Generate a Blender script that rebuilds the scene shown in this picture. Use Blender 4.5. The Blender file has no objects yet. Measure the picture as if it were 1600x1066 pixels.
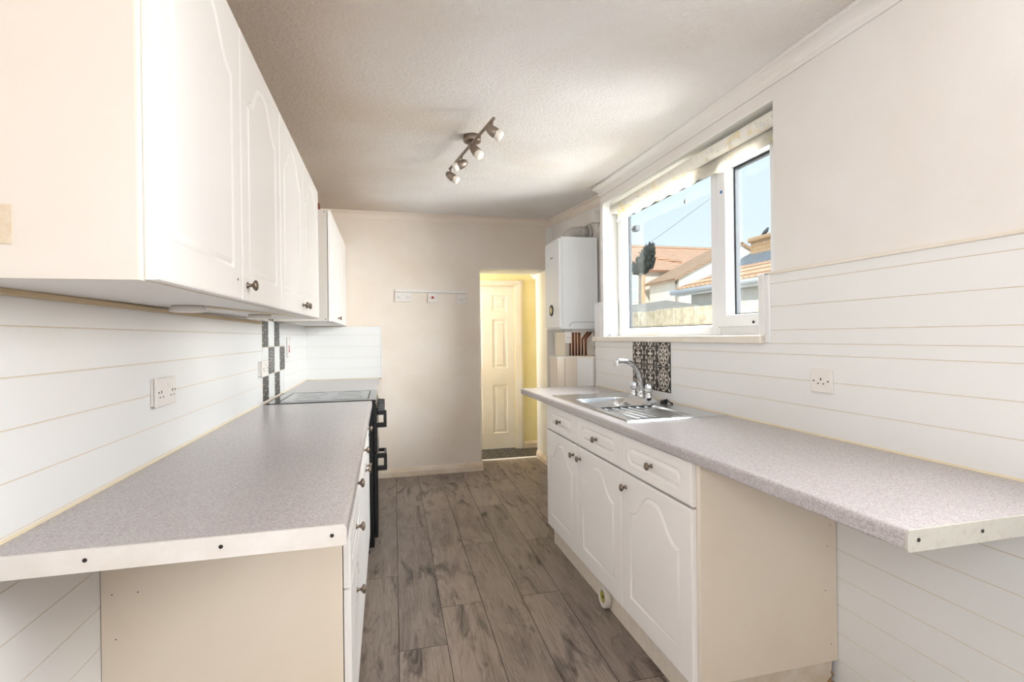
import bpy, bmesh, math, random
from mathutils import Vector, Matrix, Euler
random.seed(7)
S = bpy.context.scene
COL = S.collection
PI = math.pi

# ------------------------------------------------------------------ camera
FOC, ROLL, HOR, YAW, HCAM = 796.0, math.radians(.68), 526.0, math.atan(198/796.0), 1.275
cam = bpy.data.cameras.new('camera'); camo = bpy.data.objects.new('camera', cam); COL.objects.link(camo)
cam.sensor_width = 36; cam.lens = 36*FOC/1600; cam.shift_y = -(533-HOR)/1600.0
cam.clip_start = .02; cam.clip_end = 300
camo.matrix_world = Matrix.Translation((0, 0, HCAM)) @ Matrix.Rotation(-YAW, 4, 'Z') @ Matrix.Rotation(PI/2, 4, 'X') @ Matrix.Rotation(-ROLL, 4, 'Z')
S.camera = camo

# ------------------------------------------------------------------ light
S.view_settings.view_transform = 'Standard'; S.view_settings.look = 'None'
S.view_settings.gamma = 1; S.view_settings.use_curve_mapping = False
S.view_settings.exposure = 0.80
W = bpy.data.worlds.new('sky'); S.world = W; W.use_nodes = True
nt = W.node_tree; nt.nodes.clear()
tc = nt.nodes.new('ShaderNodeTexCoord'); sx = nt.nodes.new('ShaderNodeSeparateXYZ')
rp = nt.nodes.new('ShaderNodeValToRGB'); bg = nt.nodes.new('ShaderNodeBackground'); ow = nt.nodes.new('ShaderNodeOutputWorld')
rp.color_ramp.elements[0].position = 0.0; rp.color_ramp.elements[0].color = (.82, .90, .96, 1)
rp.color_ramp.elements[1].position = .5; rp.color_ramp.elements[1].color = (.55, .75, .95, 1)
nt.links.new(tc.outputs['Generated'], sx.inputs[0]); nt.links.new(sx.outputs['Z'], rp.inputs[0])
nt.links.new(rp.outputs[0], bg.inputs[0]); nt.links.new(bg.outputs[0], ow.inputs[0]); bg.inputs[1].default_value = .70

def lamp(name, kind, loc, power, color=(1, 1, 1), size=None, to=None):
    d = bpy.data.lights.new(name, kind); d.energy = power; d.color = color
    o = bpy.data.objects.new(name, d); COL.objects.link(o); o.location = loc
    if kind == 'AREA':
        d.shape = 'RECTANGLE'; d.size, d.size_y = size
    elif size is not None:
        if kind == 'SUN': d.angle = size
        else: d.shadow_soft_size = size
    if to is not None:
        o.rotation_euler = (Vector(to)-Vector(loc)).to_track_quat('-Z', 'Y').to_euler()
    return o
lamp('sun_light', 'SUN', (0, 0, 20), 2.2, (1, .93, .82), math.radians(1), (6, 11, 10))
# fill lamp added outside an invented window behind the camera
lamp('front_fill', 'AREA', (.40, -3.62, 1.55), 8, (.95, .975, 1), (2.0, 1.4), (.40, 5, 1.2))
# two more fill lamps, added outside invented side windows
lamp('left_fill', 'AREA', (-1.02, -.90, 1.90), 21, (.97, .985, 1), (1.2, .8), (1.1, 1.7, .6))
lamp('right_fill', 'AREA', (1.87, .22, 1.88), 26, (.97, .985, 1), (1.0, .8), (-.6, 1.5, .8))
# added lamps boosting the kitchen window's daylight: from above, from beside, from yard height
lamp('window_fill', 'AREA', (2.75, 2.45, 3.15), 120, (.93, .965, 1), (2.0, 1.5), (1.2, 2.45, 1.0))
lamp('south_fill', 'AREA', (3.5, 1.2, 2.3), 290, (.95, .975, 1), (1.8, 1.8), (0, 3.1, 1.25))
lamp('yard_fill', 'AREA', (3.4, 1.6, .85), 120, (.98, .98, 1), (1.6, 1.3), (0, 2.8, 2.0))
# unseen point lamp added at mid height to light the hall
lamp('hall_fill', 'POINT', (.0, 5.36, 1.65), 25, (.98, .98, 1), .12)

# ------------------------------------------------------------------ materials
def mat(name, col, rough=.5, metal=0, spec=.5, trans=0, ior=1.45):
    m = bpy.data.materials.new(name); m.use_nodes = True
    b = m.node_tree.nodes['Principled BSDF']
    b.inputs['Base Color'].default_value = (*col, 1); b.inputs['Roughness'].default_value = rough
    b.inputs['Metallic'].default_value = metal; b.inputs['Specular IOR Level'].default_value = spec
    b.inputs['Transmission Weight'].default_value = trans; b.inputs['IOR'].default_value = ior
    return m
def hx(s):
    c = [int(s[i:i+2], 16)/255 for i in (0, 2, 4)]
    return tuple(x/12.92 if x <= .04045 else ((x+.055)/1.055)**2.4 for x in c)
class NB:
    """short-hand for building node graphs"""
    def __init__(s, m):
        s.m = m; s.t = m.node_tree; s.n = s.t.nodes; s.l = s.t.links; s.b = s.n['Principled BSDF']
        s.tc = s.n.new('ShaderNodeTexCoord')
    def new(s, k, **kw):
        x = s.n.new(k)
        for a, v in kw.items(): setattr(x, a, v)
        return x
    def mapping(s, scale=(1, 1, 1), src=None, rot=(0, 0, 0)):
        x = s.new('ShaderNodeMapping'); x.inputs['Scale'].default_value = scale; x.inputs['Rotation'].default_value = rot
        s.l.new(src or s.tc.outputs['Object'], x.inputs[0]); return x.outputs[0]
    def noise(s, vec, scale, detail=4, rough=.6, dist=0):
        x = s.new('ShaderNodeTexNoise'); x.inputs['Scale'].default_value = scale; x.inputs['Detail'].default_value = detail
        x.inputs['Roughness'].default_value = rough; x.inputs['Distortion'].default_value = dist
        s.l.new(vec, x.inputs['Vector']); return x.outputs['Fac']
    def ramp(s, fac, stops):
        x = s.new('ShaderNodeValToRGB'); e = x.color_ramp.elements
        while len(e) < len(stops): e.new(.5)
        for i, (p, c) in enumerate(stops):
            e[i].position = p; e[i].color = (*c, 1) if len(c) == 3 else c
        s.l.new(fac, x.inputs[0]); return x.outputs[0]
    def mix(s, a, b, fac, mode='MIX'):
        x = s.new('ShaderNodeMixRGB', blend_type=mode)
        for i, v in ((1, a), (2, b)):
            if isinstance(v, tuple): x.inputs[i].default_value = (*v, 1)
            else: s.l.new(v, x.inputs[i])
        if isinstance(fac, (int, float)): x.inputs[0].default_value = fac
        else: s.l.new(fac, x.inputs[0])
        return x.outputs[0]
    def bump(s, h, strength=.3, dist=.01):
        x = s.new('ShaderNodeBump'); x.inputs['Strength'].default_value = strength; x.inputs['Distance'].default_value = dist
        s.l.new(h, x.inputs['Height']); s.l.new(x.outputs[0], s.b.inputs['Normal'])
    def color(s, c): s.l.new(c, s.b.inputs['Base Color'])

def mottled(name, c1, c2, scale=2.5, rough=.6, bump=0, bscale=60, spec=.4, lo=.35, hi=.7):
    m = mat(name, c1, rough, spec=spec); g = NB(m); v = g.mapping()
    g.color(g.ramp(g.noise(v, scale, 5), [(lo, c1), (hi, c2)]))
    if bump: g.bump(g.noise(v, bscale, 3), bump, .004)
    return m

M = {}
M['wall'] = mottled('cream_wall_paint', hx('f0e6db'), hx('eadccb'), 2.2, .75, .10, 90)
M['wall_r'] = mottled('pale_wall_paint', hx('ede9e5'), hx('eae3dc'), 2.0, .75, .10, 90)
M['hall'] = mottled('yellow_hall_paint', hx('f1e7bc'), hx('ecdda4'), 2.5, .7)
M['reveal'] = mat('white_reveal_paint', hx('f0eee8'), .5)
M['gloss'] = mottled('white_gloss_trim', hx('efe9df'), hx('e6d9c6'), 3, .4)
M['skirt'] = mottled('aged_skirting_paint', hx('ecdfcf'), hx('d9c2a4'), 5, .45)
M['board'] = mat('white_wall_board', hx('ecebe9'), .2, spec=.5)
M['board_low'] = M['board']
M['joint'] = mat('beige_board_joint', hx('d8c6aa'), .7)
M['seal'] = mat('yellowed_sealant', hx('e2d3b4'), .6)
M['door'] = mat('white_foil_door', hx('efebe7'), .33, spec=.5)
M['doorb'] = mat('cream_white_foil_door', hx('f4efeb'), .33, spec=.5)
M['edge'] = mat('cream_edge_band', hx('ebe0d0'), .5)
M['carc'] = mottled('cream_melamine', hx('ecdfcd'), hx('e6d6c0'), 1.6, .5)
M['carcw'] = mottled('pale_melamine', hx('e0d9d2'), hx('dbd2c8'), 1.6, .45)
M['under'] = mat('white_melamine', hx('e9e5e1'), .4)
M['pewter'] = mat('pewter', hx('8b7d70'), .35, 1)
M['nickel'] = mat('brushed_nickel', hx('94877b'), .38, 1)
M['chrome'] = mat('chrome', hx('d8dade'), .08, 1)
M['steel'] = mat('stainless_steel', hx('c9cacc'), .22, 1)
M['black'] = mat('black_enamel', (.006, .006, .007), .3)
M['blackp'] = mat('black_plastic', (.008, .008, .008), .4)
M['hob'] = mat('black_ceramic_glass', (.012, .012, .012), .05, spec=.7)
M['hobring'] = mat('grey_hob_marking', hx('5a5854'), .3)
M['plastic'] = mat('white_plastic', hx('ece6e0'), .35)
M['boiler'] = mat('white_enamel_casing', hx('eef0f2'), .25)
M['flue'] = mat('grey_white_plastic', hx('c8c4bf'), .4)
M['hole'] = mat('dark_hole', (.02, .017, .015), .8)
M['red'] = mat('red_rocker', hx('b01218'), .35)
M['copper'] = mat('tarnished_copper', hx('8a5238'), .4, 1)
M['upvc'] = mat('white_upvc', hx('f2f3f4'), .25)
M['gasket'] = mat('dark_gasket', (.012, .016, .02), .6)
M['bulb'] = mat('opal_bulb', hx('f4ece0'), .3)
M['blue'] = mat('blue_plug', hx('2a62b0'), .4)
M['thresh'] = mat('white_threshold', hx('f1efeb'), .35)
M['wheelw'] = mat('off_white_ring', hx('ddd3c8'), .5)
M['wheely'] = mat('yellow_green_core', hx('b5ad3c'), .5)
M['paper'] = mat('brown_paper', hx('d9c8b0'), .8)
M['cord'] = mat('grey_cord', hx('9a9a9c'), .6)

# glass: sharp, mostly clear
m = bpy.data.materials.new('window_glass'); m.use_nodes = True; t = m.node_tree; t.nodes.clear()
o_ = t.nodes.new('ShaderNodeOutputMaterial'); mx = t.nodes.new('ShaderNodeMixShader'); tr = t.nodes.new('ShaderNodeBsdfTransparent'); gl = t.nodes.new('ShaderNodeBsdfGlossy')
tr.inputs[0].default_value = (.97, .985, .98, 1); gl.inputs['Roughness'].default_value = .02; mx.inputs[0].default_value = .03
t.links.new(tr.outputs[0], mx.inputs[1]); t.links.new(gl.outputs[0], mx.inputs[2]); t.links.new(mx.outputs[0], o_.inputs[0])
M['glass'] = m

# worktop: fine grey-lilac speckle
def worktop_mat():
    m = mat('speckled_grey_laminate', hx('b9b1ae'), .24, spec=.5); g = NB(m); v = g.mapping()
    n1 = g.noise(v, 320, 2, .5); n2 = g.noise(v, 150, 2, .5)
    c = g.ramp(n1, [(.36, hx('968e8e')), (.5, hx('b7afaf')), (.62, hx('cac3c2'))])
    c = g.mix(c, g.ramp(n2, [(.4, hx('a9a1a1')), (.6, hx('c2bbba'))]), .45)
    g.color(c); g.bump(n1, .03, .001); return m
M['top'] = worktop_mat()

# ceiling: textured plaster with mottled tone, tan towards the left wall
def ceiling_mat():
    m = mat('artex_ceiling', hx('e3dad0'), .8, spec=.25); g = NB(m); v = g.mapping()
    big = g.noise(v, 1.1, 4, .5, .3)
    clean = g.ramp(big, [(.28, hx('ece3d9')), (.46, hx('f3eeea')), (.66, hx('f8f5f3'))])
    sp = g.new('ShaderNodeSeparateXYZ'); g.l.new(v, sp.inputs[0])
    nx = g.new('ShaderNodeMath', operation='MULTIPLY_ADD'); nx.inputs[1].default_value = .45; g.l.new(big, nx.inputs[0]); g.l.new(sp.outputs['X'], nx.inputs[2])
    g.color(g.mix(clean, hx('d3ba9e'), g.ramp(nx.outputs[0], [(0, (.6, .6, .6)), (.22, (.3, .3, .3)), (.62, (0, 0, 0))])))
    n = g.noise(v, 75, 5, .7, .5); n2 = g.noise(v, 24, 4, .65, .6); n3 = g.noise(v, 2.2, 2, .5)
    a = g.new('ShaderNodeMath', operation='MULTIPLY_ADD'); g.l.new(n2, a.inputs[0]); g.l.new(n3, a.inputs[1]); g.l.new(n, a.inputs[2])
    g.bump(a.outputs[0], .8, .014); return m
M['ceil'] = ceiling_mat()

# laminate planks: per-plank tone attribute + grain + knots
def floor_mat():
    m = mat('grey_oak_laminate', hx('867a70'), .42, spec=.4); g = NB(m)
    at = g.new('ShaderNodeAttribute', attribute_name='plank')
    uv = g.new('ShaderNodeAttribute', attribute_name='grain')
    v = uv.outputs['Vector']
    fine = g.noise(g.mapping((60, 2.0, 1), v), 2.2, 6, .7, .3)
    wav = g.noise(g.mapping((5.5, .9, 1), v), 1.5, 4, .55, 1.2)
    ringw = g.new('ShaderNodeMath', operation='SINE'); mul = g.new('ShaderNodeMath', operation='MULTIPLY'); mul.inputs[1].default_value = 46
    g.l.new(wav, mul.inputs[0]); g.l.new(mul.outputs[0], ringw.inputs[0])
    kn = g.noise(g.mapping((8.5, 1.9, 1), v), 1.2, 4, .6, 1.2)
    base = g.ramp(wav, [(.28, hx('71655d')), (.45, hx('94867c')), (.6, hx('a8998e')), (.8, hx('81746b'))])
    c = g.mix(base, g.ramp(fine, [(.3, hx('5f554f')), (.5, hx('968981')), (.7, hx('b6a89d'))]), .45)
    c = g.mix(c, hx('5d534d'), g.ramp(ringw.outputs[0], [(.6, (0, 0, 0)), (1.0, (.30, .30, .30))]))
    c = g.mix(c, hx('393230'), g.ramp(kn, [(.54, (0, 0, 0)), (.62, (.42, .42, .42)), (.71, (.92, .92, .92))]))
    tone = g.ramp(at.outputs['Fac'], [(0, (.80, .79, .78)), (1, (1.08, 1.06, 1.03))])
    g.color(g.mix(c, tone, 1.0, 'MULTIPLY')); g.bump(fine, .06, .002); return m
M['floor'] = floor_mat()
M['gap'] = mat('dark_plank_gap', hx('2c2623'), .8)

def brick_mat(name, c1, c2, mortar, scale, rot=(0, 0, 0), bw=.5, rh=.25, ms=.02, rough=.85):
    m = mat(name, c1, rough, spec=.2); g = NB(m); v = g.mapping((1, 1, 1), None, rot)
    b = g.new('ShaderNodeTexBrick'); b.inputs['Color1'].default_value = (*c1, 1); b.inputs['Color2'].default_value = (*c2, 1)
    b.inputs['Mortar'].default_value = (*mortar, 1); b.inputs['Scale'].default_value = scale
    b.inputs['Brick Width'].default_value = bw; b.inputs['Row Height'].default_value = rh; b.inputs['Mortar Size'].default_value = ms
    g.l.new(v, b.inputs['Vector']); n = g.noise(g.mapping(), 9, 5)
    g.color(g.mix(b.outputs[0], g.ramp(n, [(.3, (.7, .7, .7)), (.7, (1.1, 1.1, 1.1))]), .6, 'MULTIPLY')); return m
M['vinyl'] = brick_mat('dark_slate_vinyl', hx('39342f'), hx('4a443d'), hx('8a8274'), 5, (0, 0, .5), .6, .6, .02, .4)
M['brickw'] = brick_mat('buff_brick', hx('d9b48a'), hx('c9a078'), hx('e8dcc8'), 4.5, (PI/2, 0, PI/2))
def roof_mat(name, c1, c2, period):
    m = mat(name, c1, .85, spec=.2); g = NB(m); v = g.mapping()
    w = g.new('ShaderNodeTexWave', bands_direction='Z'); w.inputs['Scale'].default_value = period; w.inputs['Distortion'].default_value = .4
    g.l.new(v, w.inputs[0]); n = g.noise(v, 3, 5)
    c = g.ramp(w.outputs['Fac'], [(.05, tuple(x*.55 for x in c1)), (.3, c1), (.9, c2)])
    g.color(g.mix(c, g.ramp(n, [(.3, (.8, .8, .8)), (.7, (1.08, 1.08, 1.08))]), .7, 'MULTIPLY')); g.bump(w.outputs['Fac'], .4, .05); return m
M['terra'] = roof_mat('terracotta_tiles', hx('d9a88c'), hx('e6bda2'), 2.6)
M['brown'] = roof_mat('brown_concrete_tiles', hx('bd9a80'), hx('ceb096'), 3.6)
M['pant'] = roof_mat('weathered_pantiles', hx('cda68a'), hx('dcb99c'), 2.2)
M['slate'] = roof_mat('blue_grey_slate', hx('7f868f'), hx('969da5'), 5)
M['render'] = mottled('white_house_render', hx('f4efe6'), hx('ece5d8'), 1, .9)
M['renderc'] = mottled('cream_house_render', hx('efe8da'), hx('e6dcc8'), 1, .9)
M['block'] = mottled('pale_concrete_block', hx('c9bea9'), hx('9c917d'), 9, .95, .6, 24)
M['mortar'] = mat('grey_mortar', hx('b7ad9b'), .9)
M['felt'] = mottled('grey_roofing_felt', hx('a39c92'), hx('8f887f'), 6, .95)
M['leaf'] = mottled('dark_conifer_foliage', hx('3f4543'), hx('5b605c'), 8, .9)
M['earth'] = mottled('pale_concrete_ground', hx('c9c2b4'), hx('b8b0a2'), 2, .95)
M['bird'] = mat('grey_feathers', hx('6d6f74'), .8)

def floral_mat():
    m = mat('cream_floral_fabric', hx('efe8da'), .85, spec=.2); g = NB(m); v = g.mapping()
    n = g.noise(v, 11, 2, .5, 1.0); n2 = g.noise(v, 17, 2, .5, 1.2)
    c = g.ramp(n, [(.54, hx('f1ece2')), (.64, hx('ecdfbb'))])
    g.color(g.mix(c, hx('cfcac4'), g.ramp(n2, [(.56, (0, 0, 0)), (.66, (.5, .5, .5))]))); return m
M['floral'] = floral_mat()
M['tiledark'] = mat('black_tile', hx('2a2320'), .25)
M['motif'] = mat('off_white_motif', hx('d8cfc5'), .3)
M['mosaic'] = mottled('charcoal_mosaic', hx('262322'), hx('37332f'), 14, .3)
M['tilew'] = mat('white_tile', hx('e9e9e7'), .15)
M['grout'] = mat('pale_grout', hx('d5c9b6'), .7)
M['chip'] = mottled('raw_chipboard', hx('c8a374'), hx('8e6b45'), 60, .9, .5, 120)

# ------------------------------------------------------------------ mesh helpers
def BM(): return bmesh.new()
def box(bm, x0, x1, y0, y1, z0, z1, mi=0):
    x0, x1 = sorted((x0, x1)); y0, y1 = sorted((y0, y1)); z0, z1 = sorted((z0, z1))
    v = [bm.verts.new(p) for p in ((x0, y0, z0), (x1, y0, z0), (x1, y1, z0), (x0, y1, z0), (x0, y0, z1), (x1, y0, z1), (x1, y1, z1), (x0, y1, z1))]
    fs = []
    for q in ((0, 3, 2, 1), (4, 5, 6, 7), (0, 1, 5, 4), (1, 2, 6, 5), (2, 3, 7, 6), (3, 0, 4, 7)):
        f = bm.faces.new([v[i] for i in q]); f.material_index = mi; fs.append(f)
    return v
def bbox(bm, x0, x1, y0, y1, z0, z1, b=.003, seg=2, mi=0):
    t = BM(); box(t, x0, x1, y0, y1, z0, z1, mi)
    bmesh.ops.bevel(t, geom=t.edges[:], offset=b, segments=seg, affect='EDGES', profile=.5)
    for f in t.faces: f.material_index = mi
    merge(bm, t)
def merge(bm, t, M4=None):
    if M4 is not None: bmesh.ops.transform(t, matrix=M4, verts=t.verts)
    mp = {v: bm.verts.new(v.co) for v in t.verts}
    for f in t.faces:
        try:
            g = bm.faces.new([mp[v] for v in f.verts]); g.material_index = f.material_index; g.smooth = f.smooth
        except ValueError: pass
    t.free()
def prism(bm, poly, a0, a1, axis='y', mi=0, caps=True):
    """poly of 2-D points extruded along an axis: y -> (x,z), x -> (y,z), z -> (x,y)"""
    def P(p, a):
        return {'y': (p[0], a, p[1]), 'x': (a, p[0], p[1]), 'z': (p[0], p[1], a)}[axis]
    A = [bm.verts.new(P(p, a0)) for p in poly]; B = [bm.verts.new(P(p, a1)) for p in poly]; n = len(poly)
    for i in range(n):
        f = bm.faces.new((A[i], A[(i+1) % n], B[(i+1) % n], B[i])); f.material_index = mi
    if caps:
        f = bm.faces.new(A[::-1]); f.material_index = mi; f = bm.faces.new(B); f.material_index = mi
    return A, B
def lathe(bm, prof, o=(0, 0, 0), d=(0, 0, 1), seg=24, mi=0, smooth=True):
    """profile of (radius, height) turned about direction d from o"""
    q = Vector(d).normalized().to_track_quat('Z', 'Y'); o = Vector(o); rings = []
    for r, h in prof:
        if r < 1e-6: rings.append([bm.verts.new(o+q @ Vector((0, 0, h)))])
        else: rings.append([bm.verts.new(o+q @ Vector((r*math.cos(2*PI*k/seg), r*math.sin(2*PI*k/seg), h))) for k in range(seg)])
    for a, b in zip(rings, rings[1:]):
        for k in range(seg):
            k2 = (k+1) % seg
            vs = [a[k % len(a)], a[k2 % len(a)], b[k2 % len(b)], b[k % len(b)]]
            u = []
            for v in vs:
                if v not in u: u.append(v)
            if len(u) > 2:
                f = bm.faces.new(u); f.material_index = mi; f.smooth = smooth
def tube(bm, pts, r, seg=10, mi=0, cap=True):
    pts = [Vector(p) for p in pts]; rs = r if isinstance(r, (list, tuple)) else [r]*len(pts); rings = []; up = None
    for i, p in enumerate(pts):
        d = (pts[min(i+1, len(pts)-1)]-pts[max(i-1, 0)]).normalized()
        if up is None:
            up = d.orthogonal().normalized()
        up = (up-d*up.dot(d)).normalized(); w = d.cross(up)
        rings.append([bm.verts.new(p+rs[i]*(up*math.cos(2*PI*k/seg)+w*math.sin(2*PI*k/seg))) for k in range(seg)])
    for a, b in zip(rings, rings[1:]):
        for k in range(seg):
            f = bm.faces.new((a[k], a[(k+1) % seg], b[(k+1) % seg], b[k])); f.material_index = mi; f.smooth = True
    if cap:
        f = bm.faces.new(rings[0][::-1]); f.material_index = mi; f = bm.faces.new(rings[-1]); f.material_index = mi
def obj(name, bm, mats, parent=None, kind=None, loc=None):
    """ONE mesh object; the mesh is written in world coordinates and stored relative to its origin or parent"""
    bmesh.ops.recalc_face_normals(bm, faces=bm.faces[:])
    org = Vector((0, 0, 0))
    if parent is not None:
        p = parent
        while p is not None: org = org+p.location; p = p.parent
    elif loc is not None: org = Vector(loc)
    if org.length: bmesh.ops.translate(bm, vec=-org, verts=bm.verts[:])
    me = bpy.data.meshes.new(name); bm.to_mesh(me); bm.free()
    for m in (mats if isinstance(mats, (list, tuple)) else [mats]): me.materials.append(m)
    o = bpy.data.objects.new(name, me); COL.objects.link(o)
    if parent is not None: o.parent = parent
    elif loc is not None: o.location = loc
    if kind: o['kind'] = kind
    return o
def thing(name, label, cat, loc, group=None):
    o = bpy.data.objects.new(name, None); COL.objects.link(o); o.location = loc; o.empty_display_size = .05
    tag(o, label, cat, group); return o
def tag(o, label, cat, group=None):
    o['label'] = label; o['category'] = cat
    if group: o['group'] = group
    return o
def struct(name, bm, mats): return obj(name, bm, mats, kind='structure')
def dup(root, loc, label, group=None):
    r = root.copy(); COL.objects.link(r); r.location = loc; r['label'] = label
    if group: r['group'] = group
    for ch in list(root.children):
        c = ch.copy(); COL.objects.link(c); c.parent = r
        for g2 in ch.children:
            d = g2.copy(); COL.objects.link(d); d.parent = c
    return r

# ================================================================== SETTING
XL, XR, YB, YF = -.68, 1.49, 4.80, -3.40          # cladding faces, back wall, front wall
def ceil_z(y):
    if y < 2.6: return 2.312
    t = min((y-2.6)/2.15, 1.1); return 2.312+.108*t*t*(1.6-.6*t)
bm = BM(); ys = [-3.5]+[2.6+.2*i for i in range(12)]+[4.95]
for y0, y1 in zip(ys, ys[1:]):
    for top in (0, .12):
        vs = [bm.verts.new(p) for p in ((-.9, y0, ceil_z(y0)+top), (1.8, y0, ceil_z(y0)+top), (1.8, y1, ceil_z(y1)+top), (-.9, y1, ceil_z(y1)+top))]
        f = bm.faces.new(vs if top else vs[::-1])
struct('ceiling', bm, M['ceil'])

# floor: planks with real gaps, laid a degree off the walls
bm = BM(); ga = bm.verts.layers.float_vector.new('grain'); pa = bm.verts.layers.float.new('plank')
box(bm, -.8, 1.75, -3.5, 5.17, -.06, -.004, 1)
cols = {-5: 4.0, -4: 3.2, -3: 4.6, -2: 3.6, -1: 3.3, 0: 4.155, 1: 3.478, 2: 3.773, 3: 4.459, 4: 3.777, 5: 4.431, 6: 3.95, 7: 4.3, 8: 3.6}
ang = .016
for k, j in cols.items():
    xa, xb = -.084+.1965*k-.1965+.1465, -.084+.1965*k+.1465
    xa, xb = .0604+.1965*(k-1), .0604+.1965*k
    y = j-1.357*6
    while y < 5.2:
        ya, yb = max(y, -3.45), min(y+1.357, 5.17)
        if yb > ya:
            off = (random.uniform(0, 40), random.uniform(0, 40), 0); tone = random.random(); g = .0013
            pts = []
            for (px, py) in ((xa+g, ya+g), (xb-g, ya+g), (xb-g, yb-g), (xa+g, yb-g)):
                pts.append((px+ang*(py-3.4), py))
            vs = []
            for (px, py), (lx, ly) in zip(pts, ((xa, ya), (xb, ya), (xb, yb), (xa, yb))):
                v = bm.verts.new((px, py, 0)); v[ga] = Vector((lx+off[0], ly+off[1], 0)); v[pa] = tone; vs.append(v)
            bm.faces.new(vs)
        y += 1.357
struct('floor', bm, [M['floor'], M['gap']])
bm = BM(); box(bm, -.6, 1.75, 5.17, 5.9, -.06, -.001); struct('floor_hall', bm, M['vinyl'])
bm = BM(); prism(bm, [(5.152, 0), (5.160, .007), (5.186, .007), (5.194, -.001), (5.194, -.02), (5.152, -.02)], .88, 1.55, 'x')
struct('trim_1', bm, M['thresh'])

# walls
bm = BM(); 
for q in ((-3.5, -1.58, -.05, 2.62), (-.26, 5.17, -.05, 2.62), (-1.58, -.26, -.05, 1.35), (-1.58, -.26, 2.27, 2.62)): box(bm, -.85, -.69, *q)
struct('wall_left', bm, M['wall'])
bm = BM(); box(bm, -2.6, -.85, -2.4, 2.0, 2.62, 2.75); struct('sun_blocker', bm, M['reveal'])  # unseen slab added to keep sun out of the invented left window
bm = BM(); box(bm, -.69, .88, YB, 5.17, -.05, 2.62); box(bm, .88, 1.55, YB, 5.17, 1.937, 2.62)
struct('wall_back', bm, M['wall'])
bm = BM(); box(bm, .88, 1.55, YB+.004, 5.166, 1.928, 1.937); struct('trim_19', bm, M['reveal'])
bm = BM(); box(bm, 1.55, 1.62, YB+.0, 5.17, -.05, 2.62); struct('wall_doorway', bm, M['reveal'])
# right wall: dry lining (1.50-1.62) with the window opening, outer leaf (1.62-1.69)
OY0, OY1, OZ0, OZ1 = 1.707, 3.335, 1.236, 2.205
bm = BM()
for (x0, x1, ye) in ((1.50, 1.62, 3.37), (1.62, 1.69, 5.17)):
    for q in ((-3.5, -.48, -.05, 2.62), (.78, OY0, -.05, 2.62), (-.48, .78, -.05, 1.33), (-.48, .78, 2.28, 2.62)): box(bm, x0, x1, *q)
    box(bm, x0, x1, OY0, OY1, -.05, OZ0)
    box(bm, x0, x1, OY0, OY1, OZ1, 2.62); box(bm, x0, x1, OY1, ye, -.05, 2.62)
box(bm, 1.50, 1.62, 3.37, 3.47, -.05, OZ0)
struct('wall_right', bm, M['wall_r'])
# front wall behind the camera with an added window opening
bm = BM(); box(bm, -.85, -.62, -3.55, -3.4, -.05, 2.62); box(bm, 1.42, 1.7, -3.55, -3.4, -.05, 2.62); box(bm, -.62, 1.42, -3.55, -3.4, 2.25, 2.62); box(bm, -.62, 1.42, -3.55, -3.4, -.05, .85)
struct('wall_front', bm, M['wall_r'])
# hall
bm = BM(); box(bm, .76-.9, .81, 5.63, 5.75, -.05, 2.5); box(bm, .81, 1.431, 5.63, 5.75, 1.852, 2.5); box(bm, 1.431, 1.80, 5.63, 5.75, -.05, 2.5)
struct('wall_hall', bm, M['hall'])
bm = BM(); box(bm, 1.69, 1.8, 5.17, 5.63, -.05, 2.5); struct('wall_hall_right', bm, M['hall'])
bm = BM(); box(bm, -.2, -.1, 5.17, 5.7, -.05, 2.5); struct('wall_hall_left', bm, M['reveal'])
bm = BM(); box(bm, -.2, 1.8, 5.17, 5.75, 2.36, 2.46)
prism(bm, [(1.40, 2.36), (1.69, 2.36), (1.69, 1.93), (1.66, 1.93)], 5.18, 5.63, 'y')
struct('ceiling_hall', bm, M['reveal'])
bm = BM(); box(bm, -.85, -.14, 5.63, 5.75, -.05, 2.5); struct('wall_hall_end', bm, M['reveal'])

# hall door: six raised panels
def panel_door(bm, x0, x1, z0, z1, yf, yb, panels):
    box(bm, x0, x1, yf+.006, yb, z0, z1)
    xs = sorted({x0, x1}|{p[0] for p in panels}|{p[1] for p in panels}); zs = sorted({z0, z1}|{p[2] for p in panels}|{p[3] for p in panels})
    for xa, xb in zip(xs, xs[1:]):
        for za, zb in zip(zs, zs[1:]):
            cx, cz = (xa+xb)/2, (za+zb)/2
            inside = any(p[0] < cx < p[1] and p[2] < cz < p[3] for p in panels)
            if not inside:
                vs = [bm.verts.new(p) for p in ((xa, yf, za), (xb, yf, za), (xb, yf, zb), (xa, yf, zb))]; bm.faces.new(vs)
    for p in panels:
        rings = []
        for ins, dep in ((0, 0), (.008, .009), (.016, .011), (.022, .011), (.042, .002)):
            rings.append([bm.verts.new(q) for q in ((p[0]+ins, yf+dep, p[2]+ins), (p[1]-ins, yf+dep, p[2]+ins), (p[1]-ins, yf+dep, p[3]-ins), (p[0]+ins, yf+dep, p[3]-ins))])
        for a, b in zip(rings, rings[1:]):
            for k in range(4): bm.faces.new((a[k], a[(k+1) % 4], b[(k+1) % 4], b[k]))
        bm.faces.new(rings[-1])
bm = BM(); pn = []
for (xa, xb) in ((.885, 1.058), (1.176, 1.345)):
    pn += [(xa, xb, .184, .726), (xa, xb, .918, 1.475), (xa, xb, 1.572, 1.745)]
panel_door(bm, .815, 1.428, .006, 1.846, 5.645, 5.685, pn); d1 = struct('door_1', bm, mottled('cream_door_paint', hx('f3eee4'), hx('eee5d4'), 2.5, .45))
bm = BM()
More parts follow.
